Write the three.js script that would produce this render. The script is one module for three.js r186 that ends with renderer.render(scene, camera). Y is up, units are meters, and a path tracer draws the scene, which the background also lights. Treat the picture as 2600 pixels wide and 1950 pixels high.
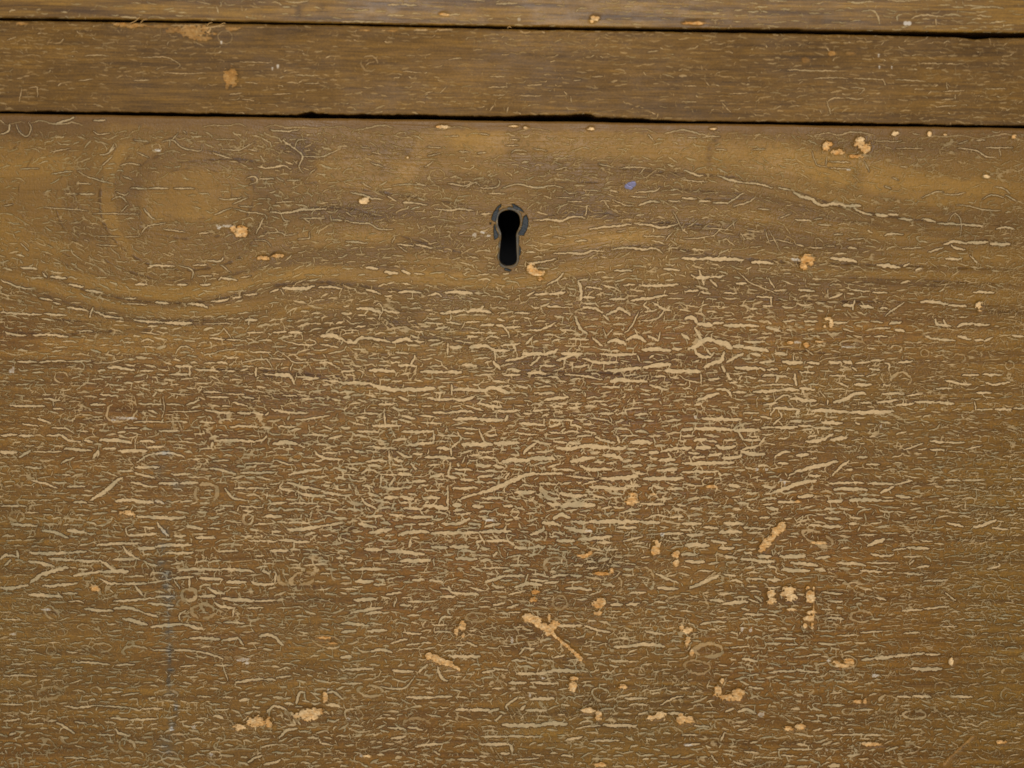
import * as THREE from 'three';
import { RectAreaLightUniformsLib } from 'three/addons/lights/RectAreaLightUniformsLib.js';
import { mergeGeometries } from 'three/addons/utils/BufferGeometryUtils.js';

// ---------------------------------------------------------------- camera, light, exposure
const W = 1024, H = 768;
const scene = new THREE.Scene();
scene.background = new THREE.Color(0x000000);
const DIST = 0.5, PITCH = 4.5 * Math.PI / 180, ROLL = 0.0144, HALF = 0.0975;
const camera = new THREE.PerspectiveCamera(2 * Math.atan(HALF / DIST) * 180 / Math.PI, W / H, 0.02, 10);
camera.position.set(0, DIST * Math.sin(PITCH), DIST * Math.cos(PITCH));
camera.up.set(-Math.sin(ROLL), Math.cos(ROLL), 0);
camera.lookAt(0, 0, 0);
camera.updateMatrixWorld(true);
camera.focus = 0.5025;
camera.userData.fStop = 3.6;

RectAreaLightUniformsLib.init();
const key = new THREE.RectAreaLight(new THREE.Color(1.0, 0.975, 0.93), 22.8, 0.26, 0.18);   // soft lamp above and in front of the chest
key.position.set(0.01, 0.19, 0.53);
key.lookAt(0.0, -0.03, 0);
key.castShadow = true;
scene.add(key);
const fill = new THREE.RectAreaLight(new THREE.Color(0.95, 0.98, 1.0), 1.05, 1.2, 1.0);   // weak cool fill, added to even out the light, no visible source
fill.position.set(-0.3, -0.3, 1.15);
fill.lookAt(0, 0, 0);
fill.castShadow = true;
scene.add(fill);

const renderer = new THREE.WebGLRenderer({ antialias: true });
renderer.setSize(W, H);
renderer.toneMapping = THREE.LinearToneMapping;
renderer.toneMappingExposure = 1.0;
renderer.shadowMap.enabled = true;

// ---------------------------------------------------------------- helpers: numbers and noise
let seed = 20240611;
const rnd = () => { seed |= 0; seed = seed + 0x6D2B79F5 | 0; let t = Math.imul(seed ^ seed >>> 15, 1 | seed); t = t + Math.imul(t ^ t >>> 7, 61 | t) ^ t; return ((t ^ t >>> 14) >>> 0) / 4294967296; };
const gauss = () => (rnd() + rnd() + rnd() + rnd() - 2) * 1.0;
const clamp = (v, a = 0, b = 1) => v < a ? a : v > b ? b : v;
const lerp = (a, b, t) => a + (b - a) * t;
const sm = (a, b, v) => { const t = clamp((v - a) / (b - a)); return t * t * (3 - 2 * t); };
const HASH = new Float32Array(65536);
for (let i = 0; i < 65536; i++) HASH[i] = rnd() * 2 - 1;
const hsh = (i, j) => HASH[(Math.imul(i, 374761393) + Math.imul(j, 668265263) >>> 9) & 65535];
function vn(x, y) {                                    // value noise, -1..1
  const i = Math.floor(x), j = Math.floor(y); let u = x - i, v = y - j;
  u = u * u * (3 - 2 * u); v = v * v * (3 - 2 * v);
  const a = hsh(i, j), b = hsh(i + 1, j), c = hsh(i, j + 1), d = hsh(i + 1, j + 1);
  return a + (b - a) * u + (c - a + (a - b - c + d) * u) * v;
}
const fbm = (x, y, o = 3) => { let s = 0, a = 0.55; for (let k = 0; k < o; k++) { s += a * vn(x, y); x = x * 2.03 + 17.3; y = y * 2.03 + 5.1; a *= 0.5; } return s; };

// where a spot measured on the photograph (2600 x 1950) lies on the chest front, in metres on the plane z = 0
const AX = [0, 1, 2].map(k => new THREE.Vector3().setFromMatrixColumn(camera.matrixWorld, k));
function spot(px, py) {
  const t = HALF / DIST, nx = (px / 1300 - 1) * t * 4 / 3, ny = (1 - py / 975) * t;
  const d = AX[2].clone().multiplyScalar(-1).addScaledVector(AX[0], nx).addScaledVector(AX[1], ny);
  const s = -camera.position.z / d.z;
  return [camera.position.x + d.x * s, camera.position.y + d.y * s];
}
// nine close looks at the photograph, 3 x 3, each 2212 units wide for 870 photo pixels
const TILE = [[0, 0], [865, 0], [1730, 0], [0, 650], [865, 650], [1730, 650], [0, 1300], [865, 1300], [1730, 1300]];
const TS = 2.5425;
const tileSpot = (t, x, y) => spot(TILE[t][0] + x / TS, TILE[t][1] + y / TS);
const viewSpot = (x, y) => spot(x * 1.17541, y * 1.17541);            // whole photograph, 2212 units wide
const MM = 0.0001;                                                     // one photo pixel is close to 0.1 mm

// ---------------------------------------------------------------- a painted face: pixel fields over a rectangle of the chest front
class Face {
  constructor(x0, y0, w, h, nx, ny) {
    Object.assign(this, { x0, y0, w, h, nx, ny, s: nx / w });          // y0 is the lower edge; row 0 of the fields is the lower edge
    const n = nx * ny;
    for (const k of ['crack', 'tone', 'darkLine', 'chip', 'chipTone', 'white', 'blue', 'stain', 'slate', 'deep', 'gold']) this[k] = new Float32Array(n);
    this.tone.fill(0);
  }
  // soft disc, keeping the larger of old and new
  dab(f, x, y, r, v, tf, tv) {
    const cx = (x - this.x0) * this.s, cy = (y - this.y0) * this.s, R = r + 1;
    const i0 = Math.max(0, Math.ceil(cx - R)), i1 = Math.min(this.nx - 1, Math.floor(cx + R)), j0 = Math.max(0, Math.ceil(cy - R)), j1 = Math.min(this.ny - 1, Math.floor(cy + R));
    for (let j = j0; j <= j1; j++) for (let i = i0; i <= i1; i++) {
      const d = Math.hypot(i - cx, j - cy), c = clamp(r + 0.5 - d) * v, k = j * this.nx + i;
      if (c > f[k]) { f[k] = c; if (tf) tf[k] = tv; }
    }
  }
  // soft-edged disc (gaussian), for stains
  puff(f, x, y, rx, ry, v) {
    const cx = (x - this.x0) * this.s, cy = (y - this.y0) * this.s; rx *= this.s; ry *= this.s;
    const i0 = Math.max(0, Math.floor(cx - 2.2 * rx)), i1 = Math.min(this.nx - 1, Math.ceil(cx + 2.2 * rx)), j0 = Math.max(0, Math.floor(cy - 2.2 * ry)), j1 = Math.min(this.ny - 1, Math.ceil(cy + 2.2 * ry));
    for (let j = j0; j <= j1; j++) for (let i = i0; i <= i1; i++) {
      const d = ((i - cx) / rx) ** 2 + ((j - cy) / ry) ** 2, n = 0.75 + 0.5 * vn(i * 0.11 + 3, j * 0.2 + 9) + 0.35 * vn(i * 0.4, j * 0.6);
      const c = clamp(Math.exp(-d * 1.3) * n * v), k = j * this.nx + i;
      if (c > f[k]) f[k] = c;
    }
  }
  // points along a smooth curve through pts ([x, y] in metres), about 0.6 texel apart
  curve(pts, closed = false) {
    const out = [], n = pts.length, at = i => closed ? pts[(i + n) % n] : pts[clamp(i, 0, n - 1)];
    for (let i = 0; i < (closed ? n : n - 1); i++) {
      const a = at(i - 1), b = at(i), c = at(i + 1), d = at(i + 2);
      const L = Math.hypot(c[0] - b[0], c[1] - b[1]) * this.s, m = Math.max(1, Math.ceil(L / 0.6));
      for (let k = 0; k < m; k++) {
        const t = k / m, t2 = t * t, t3 = t2 * t;
        out.push([0, 1].map(q => 0.5 * (2 * b[q] + (c[q] - a[q]) * t + (2 * a[q] - 5 * b[q] + 4 * c[q] - d[q]) * t2 + (3 * b[q] - a[q] - 3 * c[q] + d[q]) * t3)));
      }
    }
    if (!closed) out.push(pts[n - 1]);
    return out;
  }
  // a split in the varnish: spindle with a ragged edge; width in metres
  split(pts, width, tone = 0, sharp = 0.55, v = 1, darkLine = 0.6, rough = 1) {
    const c = this.curve(pts), n = c.length, ph = rnd() * 900, hw = width * this.s * 0.5, wig = Math.min(1.6, 0.35 + hw * 0.28) * rough;
    for (let i = 0; i < n; i++) {
      const t = (i + 0.5) / n, prof = Math.pow(Math.sin(Math.PI * t), sharp);
      const r = hw * prof * (0.95 + rough * (0.36 * vn(i * 0.16 + ph, 1.5) + 0.34 * vn(i * 0.45 + ph, 7.5)));
      if (r < 0.12) continue;
      const a = c[Math.max(0, i - 2)], b = c[Math.min(n - 1, i + 2)], L = Math.hypot(b[0] - a[0], b[1] - a[1]) || 1;
      const o = (vn(i * 0.1 + ph, 3.3) * 1.1 + vn(i * 0.27 + ph, 5.3) * 0.9 + vn(i * 0.6 + ph, 9.3) * 0.35) * wig / this.s;
      const x = c[i][0] - (b[1] - a[1]) / L * o, y = c[i][1] + (b[0] - a[0]) / L * o;
      const rr = Math.max(r, 0.42), vv = v * Math.min(1, 0.25 + r / 0.6);
      if (darkLine) { this.dab(this.darkLine, x, y, rr + 1.25, darkLine * vv * (0.75 + 0.35 * vn(i * 0.13 + ph, 12.1))); }
      this.dab(this.crack, x, y, rr, vv, this.tone, tone);
    }
  }
  // dent ring: an arc that the knock left in the varnish
  ring(cx, cy, rx, ry, rot, a0, a1, width, tone, v = 0.9) {
    const pts = [], n = 16, ph = rnd() * 99;
    for (let i = 0; i <= n; i++) {
      const a = a0 + (a1 - a0) * i / n, q = 1 + 0.09 * vn(i * 0.5 + ph, 2.2), X = Math.cos(a) * rx * q, Y = Math.sin(a) * ry * q;
      pts.push([cx + X * Math.cos(rot) - Y * Math.sin(rot), cy + X * Math.sin(rot) + Y * Math.cos(rot)]);
    }
    for (let i = 0; i < n - 2;) { const m = Math.min(n, i + 3 + Math.floor(rnd() * 5)); this.split(pts.slice(i, m + 1), width * (0.7 + 0.5 * rnd()), tone + 0.25 * gauss(), 0.35, v * (0.55 + 0.45 * rnd()), 0.45); i = m + (rnd() < 0.35 ? 1 : 0); }
    const full = Math.abs(a1 - a0) > 5;
    if (full) this.puff(this.deep, cx, cy, rx * 0.8, ry * 0.8, 0.5);
  }
  // a chip where the varnish broke away, ragged outline
  flake(x, y, rx, ry, tone, v = 1) {
    const R = Math.max(rx, ry) * this.s * 1.7 + 4, cx = (x - this.x0) * this.s, cy = (y - this.y0) * this.s, ph = rnd() * 500; rx *= this.s; ry *= this.s;
    for (let j = Math.max(0, Math.floor(cy - R)); j <= Math.min(this.ny - 1, cy + R); j++) for (let i = Math.max(0, Math.floor(cx - R)); i <= Math.min(this.nx - 1, cx + R); i++) {
      const X = (i - cx) / rx, Y = (j - cy) / ry, d = Math.hypot(X, Y), k = j * this.nx + i;
      const n = 0.03 + 0.34 * vn(i * 0.09 + ph, j * 0.11) + 0.2 * vn(i * 0.26 + ph, j * 0.36 + 4) + 0.12 * vn(i * 0.7 + ph, j * 0.8);
      const rest = 0.5 * Math.max(0, vn(i * 0.24 + ph + 50, j * 0.34 + 7) - 0.25);   // crumbs of varnish left inside
      const edge = (1 + n - rest * 1.6 - d) * Math.min(rx, ry), c = clamp(edge * 0.8 + 0.5) * v;
      if (c > this.chip[k]) { this.chip[k] = c; this.chipTone[k] = clamp(tone * 0.8 + 0.1 + 0.3 * vn(i * 0.16 + ph, j * 0.2 + 3) + 0.35 * vn(i * 0.45 + ph, j * 0.5 + 3) * 0.7); }
      const h = clamp(1 - (d - 1 - n) * 1.6) * 0.5 * v * clamp(0.7 + 0.6 * vn(i * 0.2 + ph, j * 0.2 + 30));   // varnish bruised round the chip
      if (h > this.stain[k]) this.stain[k] = h;
    }
  }
  fleck(f, x, y, rx, ry, v) {                                           // small ragged speck
    const cx = (x - this.x0) * this.s, cy = (y - this.y0) * this.s, ph = rnd() * 500; rx *= this.s; ry *= this.s; const R = Math.max(rx, ry) * 1.6 + 2;
    for (let j = Math.max(0, Math.floor(cy - R)); j <= Math.min(this.ny - 1, cy + R); j++) for (let i = Math.max(0, Math.floor(cx - R)); i <= Math.min(this.nx - 1, cx + R); i++) {
      const d = Math.hypot((i - cx) / rx, (j - cy) / ry), n = 0.45 * vn(i * 0.3 + ph, j * 0.4) + 0.35 * vn(i * 0.7 + ph, j * 0.7), c = clamp((1 + n - d) * Math.min(rx, ry) + 0.4) * v * (0.75 + 0.25 * vn(i * 0.5 + ph, j * 0.5)), k = j * this.nx + i;
      if (c > f[k]) f[k] = c;
    }
  }
  flakeLine(pts, width, tone, v = 1) {
    const c = this.curve(pts), step = Math.max(1, Math.floor(width * this.s * 0.5));
    for (let i = 0; i < c.length; i += step) this.flake(c[i][0] + gauss() * width * 0.16, c[i][1] + gauss() * width * 0.16, width * (0.32 + 0.2 * rnd()), width * (0.3 + 0.2 * rnd()), tone, v);
  }
  line(f, pts, width, v, rag = 0.5) {
    const c = this.curve(pts), ph = rnd() * 300, hw = width * this.s * 0.5;
    c.forEach((p, i) => { const m = Math.pow(Math.sin(Math.PI * (i + 0.5) / c.length), 0.35); this.dab(f, p[0], p[1] + vn(i * 0.05 + ph, 2) * 0.8 / this.s, hw * m * (1 + rag * vn(i * 0.09 + ph, 8)), v * m * clamp(0.75 + rag * vn(i * 0.05 + ph, 6))); });
  }
  // broad signed stroke with soft edges: the wood's own lighter and darker figure
  band(pts, width, v) {
    const c = this.curve(pts), hw = width * this.s * 0.5, st = Math.max(1, Math.floor(hw * 0.4)), R = Math.ceil(hw * 1.8), box = [1e9, 1e9, -1e9, -1e9], q = [];
    for (let i = 0; i < c.length; i += st) { const X = (c[i][0] - this.x0) * this.s, Y = (c[i][1] - this.y0) * this.s, e = Math.min(1, 4 * Math.min(i + st, c.length - i) / c.length + 0.15); q.push([X, Y, e]); }
    const tmp = new Map();
    for (const [X, Y, e] of q) for (let j = Math.max(0, Math.floor(Y - R)); j <= Math.min(this.ny - 1, Y + R); j++) for (let i = Math.max(0, Math.floor(X - R)); i <= Math.min(this.nx - 1, X + R); i++) {
      const d = Math.hypot(i - X, j - Y) / hw + 0.22 * vn(i * 0.03, j * 0.06) + 0.12 * vn(i * 0.09, j * 0.16), a = e * sm(1.2, 0.75, d), k = j * this.nx + i;
      if (a > 0.01 && a > (tmp.get(k) || 0)) tmp.set(k, a);
    }
    for (const [k, a] of tmp) this.gold[k] += a * v;
  }
  poly(f, pts, v) {
    const q = pts.map(p => [(p[0] - this.x0) * this.s, (p[1] - this.y0) * this.s]);
    const xs = q.map(p => p[0]), ys = q.map(p => p[1]);
    for (let j = Math.floor(Math.min(...ys)) - 2; j <= Math.max(...ys) + 2; j++) for (let i = Math.floor(Math.min(...xs)) - 2; i <= Math.max(...xs) + 2; i++) {
      if (i < 0 || j < 0 || i >= this.nx || j >= this.ny) continue;
      let inside = false, d = 1e9;
      for (let a = 0, b = q.length - 1; a < q.length; b = a++) {
        const [xa, ya] = q[a], [xb, yb] = q[b];
        if ((ya > j) !== (yb > j) && i < (xb - xa) * (j - ya) / (yb - ya) + xa) inside = !inside;
        const t = clamp(((i - xa) * (xb - xa) + (j - ya) * (yb - ya)) / ((xb - xa) ** 2 + (yb - ya) ** 2));
        d = Math.min(d, Math.hypot(i - xa - t * (xb - xa), j - ya - t * (yb - ya)));
      }
      const c = clamp((inside ? d : -d) * 0.8 + 0.5 + 0.3 * vn(i * 0.5, j * 0.5)) * v, k = j * this.nx + i;
      if (c > f[k]) f[k] = c;
    }
  }
  busy(x, y) { const i = Math.round((x - this.x0) * this.s), j = Math.round((y - this.y0) * this.s); if (i < 0 || j < 0 || i >= this.nx || j >= this.ny) return 0; const k = j * this.nx + i; return Math.max(this.crack[k], this.chip[k], this.slate[k]); }
  // fill the rest with splits of the sizes and directions that rule(x, y) gives
  scatter(tries, rule) {
    for (let n = 0; n < tries; n++) {
      const x = this.x0 + rnd() * this.w, y = this.y0 + rnd() * this.h, r = rule(x, y);
      if (!r || rnd() > r.density) continue;
      const cross = rnd() < r.cross, L = r.length * (cross ? 0.34 : 1) * Math.exp(0.5 * gauss()), w = r.width * (cross ? 0.8 : 1) * Math.exp(0.3 * gauss()) * Math.min(1, 0.62 + 0.38 * L / r.length);
      const a = r.angle + (cross ? (rnd() < 0.5 ? 1 : -1) * (0.5 + rnd() * 0.9) : gauss() * r.jitter), bend = gauss() * 0.07 * L + (cross ? gauss() * 0.16 * L : 0);
      const c = Math.cos(a), s = Math.sin(a), pts = [[x - c * L / 2, y - s * L / 2], [x - s * bend, y + c * bend], [x + c * L / 2, y + s * L / 2]];
      let hit = 0, m = 0; const gap = w * 0.5 + r.gap;
      const step = Math.max(3, Math.ceil(L * this.s / 3));
      for (let i = 0; i <= step; i++) {
        const t = i / step, X = x + c * L * (t - 0.5), Y = y + s * L * (t - 0.5);
        for (const o of [-gap, -gap * 0.5, 0, gap * 0.5, gap]) { m++; if (this.busy(X - s * o, Y + c * o) > 0.25) hit++; }
      }
      if (hit / m > (cross ? 0.34 : 0.05)) continue;
      this.split(pts, w, r.tone + gauss() * 0.15, cross ? 0.6 : 0.6, r.v === undefined ? 1 : r.v, r.darkLine === undefined ? 0.45 : r.darkLine, 0.8);
      if (!cross && rnd() < 0.16 * r.cross * 4) {                      // forked end
        const e = rnd() < 0.5 ? 0 : 2, b = a + (rnd() < 0.5 ? 1 : -1) * (0.4 + rnd() * 0.7) + (e ? 0 : Math.PI), l = L * (0.18 + rnd() * 0.2);
        this.split([pts[e].map((q, k) => lerp(q, pts[1][k], 0.25)), [pts[e][0] + Math.cos(b) * l, pts[e][1] + Math.sin(b) * l]], w * 0.7, r.tone, 0.45, 1, 0.4);
      }
    }
  }
  // connected net of hairline cracks: broken borders of stretched cells; rule(x, y) gives [across, along] grain coordinates in cells, strength and tone
  net(rule) {
    for (let j = 0; j < this.ny; j++) for (let i = 0; i < this.nx; i++) {
      const k = j * this.nx + i, r = rule(this.x0 + (i + 0.5) / this.s, this.y0 + (j + 0.5) / this.s); if (!r || r.v < 0.05) continue;
      const gate = sm(r.open, r.open + 0.25, 0.6 * vn(i * 0.085 + 31, j * 0.13) + 0.5 * vn(i * 0.03 + 7, j * 0.05 + 3)); if (gate <= 0) continue;
      const U = r.u + 0.22 * vn(i * 0.11, j * 0.15 + 90) + 0.1 * vn(i * 0.3, j * 0.4), V = r.w + 0.26 * vn(i * 0.1 + 60, j * 0.14) + 0.14 * vn(i * 0.31, j * 0.33 + 20), a = Math.floor(U), b = Math.floor(V);
      let f1 = 9, f2 = 9;
      for (let q = -1; q <= 1; q++) for (let p = -1; p <= 1; p++) { const d = Math.hypot(a + p + 0.5 + 0.48 * hsh(a + p + 77, b + q) - U, b + q + 0.5 + 0.48 * hsh(a + p, b + q + 177) - V); if (d < f1) { f2 = f1; f1 = d; } else if (d < f2) f2 = d; }
      const e = r.thick * (1 + 0.6 * vn(i * 0.07 + 12, j * 0.09)), c = gate * r.v * sm(e, e * 0.45, f2 - f1), dk = gate * r.v * 0.5 * sm(e * 2.2, e, f2 - f1);
      if (dk > this.darkLine[k]) this.darkLine[k] = dk;
      if (c > this.crack[k]) { this.crack[k] = c; this.tone[k] = r.tone; }
    }
  }
  // thin links between neighbouring splits, across the grain
  link(tries, rule) {
    for (let n = 0; n < tries; n++) {
      const x = this.x0 + rnd() * this.w, y = this.y0 + rnd() * this.h; if (this.busy(x, y) < 0.4) continue;
      const r = rule(x, y); if (!r || rnd() > r.density) continue;
      const a = (rnd() < 0.5 ? 1 : -1) * (Math.PI / 2 + gauss() * 1.0) + r.angle, c = Math.cos(a) / this.s, s = Math.sin(a) / this.s;
      let t = 1, out = 0; while (t < 16) { const b = this.busy(x + c * t, y + s * t); if (!out && b < 0.2) out = t; if (out && b > 0.4 && t - out > 1.5) break; t += 0.7; }
      if (!out || t >= 16) continue;
      const k = gauss() * 0.35 * (t - out);
      this.split([[x + c * (out - 1), y + s * (out - 1)], [x + c * (t + out) / 2 - s * k, y + s * (t + out) / 2 + c * k], [x + c * (t + 0.5), y + s * (t + 0.5)]], r.width * (0.45 + 0.3 * rnd()), r.tone, 0.2, r.v, 0.4);
    }
  }
  // colour, roughness and relief of every texel; wood(x, y, i, j) gives the varnished wood's [r, g, b] in sRGB 0..255
  textures(wood, opt = {}) {
    const { nx, ny } = this, col = new Uint8Array(nx * ny * 4), rou = new Uint8Array(nx * ny * 4), bmp = new Uint8Array(nx * ny * 4);
    const pale = opt.pale || [198, 168, 124], grey = opt.grey || [154, 140, 108], base = [0, 0, 0];
    for (let j = 0; j < ny; j++) for (let i = 0; i < nx; i++) {
      const k = j * nx + i, x = this.x0 + (i + 0.5) / this.s, y = this.y0 + (j + 0.5) / this.s;
      const g = wood(x, y, i, j);                                      // [r, g, b, relief]
      let [r, gr, b] = g, h = 0.62 + g[3];
      const fib = vn(i * 0.22, j * 0.9 + 40), grit = vn(i * 0.83 + 11, j * 0.83);
      const st = this.stain[k]; if (st > 0) { const m = 1 - 0.34 * st; r *= m + 0.03 * st; gr *= m; b *= m * (1 - 0.1 * st); h -= 0.05 * st; }
      const de = this.deep[k]; if (de > 0) { r *= 1 - 0.10 * de; gr *= 1 - 0.13 * de; b *= 1 - 0.16 * de; h -= 0.1 * de; }
      const di = this.darkLine[k]; if (di > 0) { const m = 1 - 0.5 * di; r *= m + 0.05 * di; gr *= m; b *= m - 0.05 * di; h += 0.1 * di; }  // darker outlines of the cracks, and the growth lines
      const c = this.crack[k];
      let ro = 0.46 + 0.08 * vn(i * 0.012, j * 0.02) + 0.06 * vn(i * 0.05, j * 0.09) + 0.05 * grit;
      if (c > 0) {
        const t = clamp(this.tone[k] + 0.15 * fib + 0.4 * vn(i * 0.06 + 5, j * 0.09)), q = c * 0.93, f = 1 + 0.05 * fib + 0.06 * grit;
        r = lerp(r, lerp(pale[0], grey[0], t) * f, q); gr = lerp(gr, lerp(pale[1], grey[1], t) * f, q); b = lerp(b, lerp(pale[2], grey[2], t) * f, q);
        h -= 0.3 * c; ro = lerp(ro, 0.72, c);
      }
      const ch = this.chip[k];
      if (ch > 0) {
        const t = clamp(this.chipTone[k] + 0.25 * vn(i * 0.08, j * 0.3 + 60)), f = 1 + 0.1 * fib + 0.08 * grit + 0.1 * vn(i * 0.31, j * 0.31);
        r = lerp(r, lerp(214, 180, t) * f, ch * 0.96); gr = lerp(gr, lerp(180, 126, t) * f, ch * 0.96); b = lerp(b, lerp(132, 64, t) * f, ch * 0.96);
        h = lerp(h, 0.36 + 0.05 * grit + 0.07 * fib, ch); ro = lerp(ro, 0.8, ch);
      }
      const wh = this.white[k]; if (wh > 0) { r = lerp(r, 212, wh * 0.85); gr = lerp(gr, 204, wh * 0.85); b = lerp(b, 196, wh * 0.85); }
      const bl = this.blue[k]; if (bl > 0) { const lum = 0.35 * r + 0.5 * gr + 0.15 * b; if (bl > 1.05) { r = lum * 0.98; gr = lum * 0.94; b = lum * 1.16; } else { const q = bl * 0.6; r = lerp(r, lum * 0.95, q); gr = lerp(gr, lum * 0.97, q); b = lerp(b, lum * 0.98, q); } }
      const sl = this.slate[k]; if (sl > 0) { const f = 1 + 0.16 * vn(i * 0.3, j * 0.3) + 0.1 * grit; r = lerp(r, 36 * f, sl); gr = lerp(gr, 41 * f, sl); b = lerp(b, 46 * f, sl); ro = lerp(ro, 0.5, sl); h = lerp(h, 0.4 + 0.05 * grit, sl); }
      col[k * 4] = clamp(r, 0, 255); col[k * 4 + 1] = clamp(gr, 0, 255); col[k * 4 + 2] = clamp(b, 0, 255); col[k * 4 + 3] = 255;
      rou[k * 4] = rou[k * 4 + 1] = rou[k * 4 + 2] = clamp(ro + (opt.dull || 0)) * 255; rou[k * 4 + 3] = 255;
      bmp[k * 4] = bmp[k * 4 + 1] = bmp[k * 4 + 2] = clamp(h) * 255; bmp[k * 4 + 3] = 255;
    }
    const tex = (d, srgb) => {
      const t = new THREE.DataTexture(d, nx, ny, THREE.RGBAFormat); t.magFilter = t.minFilter = THREE.LinearFilter;
      t.wrapS = t.wrapT = THREE.MirroredRepeatWrapping; if (srgb) t.colorSpace = THREE.SRGBColorSpace; t.needsUpdate = true; return t;
    };
    return new THREE.MeshPhysicalMaterial({ map: tex(col, true), roughnessMap: tex(rou), roughness: 1, bumpMap: tex(bmp), bumpScale: opt.bump || 0.0006, metalness: 0, specularIntensity: opt.dull ? 0.25 : 0.34 });
  }
  uv(x, y) { return [(x - this.x0) / this.w, (y - this.y0) / this.h]; }
  // depth of the chips and dents, for the relief of the board itself (metres)
  dip(x, y) {
    const u = (x - this.x0) * this.s - 0.5, v = (y - this.y0) * this.s - 0.5;
    if (u < 1 || v < 1 || u > this.nx - 3 || v > this.ny - 3) return 0;
    const i = Math.floor(u), j = Math.floor(v); let s = 0;
    for (let b = -1; b <= 2; b++) for (let a = -1; a <= 2; a++) { const k = (j + b) * this.nx + i + a; s += this.chip[k] * 0.00038 + this.deep[k] * 0.00012; }
    return s / 16;
  }
}

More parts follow.
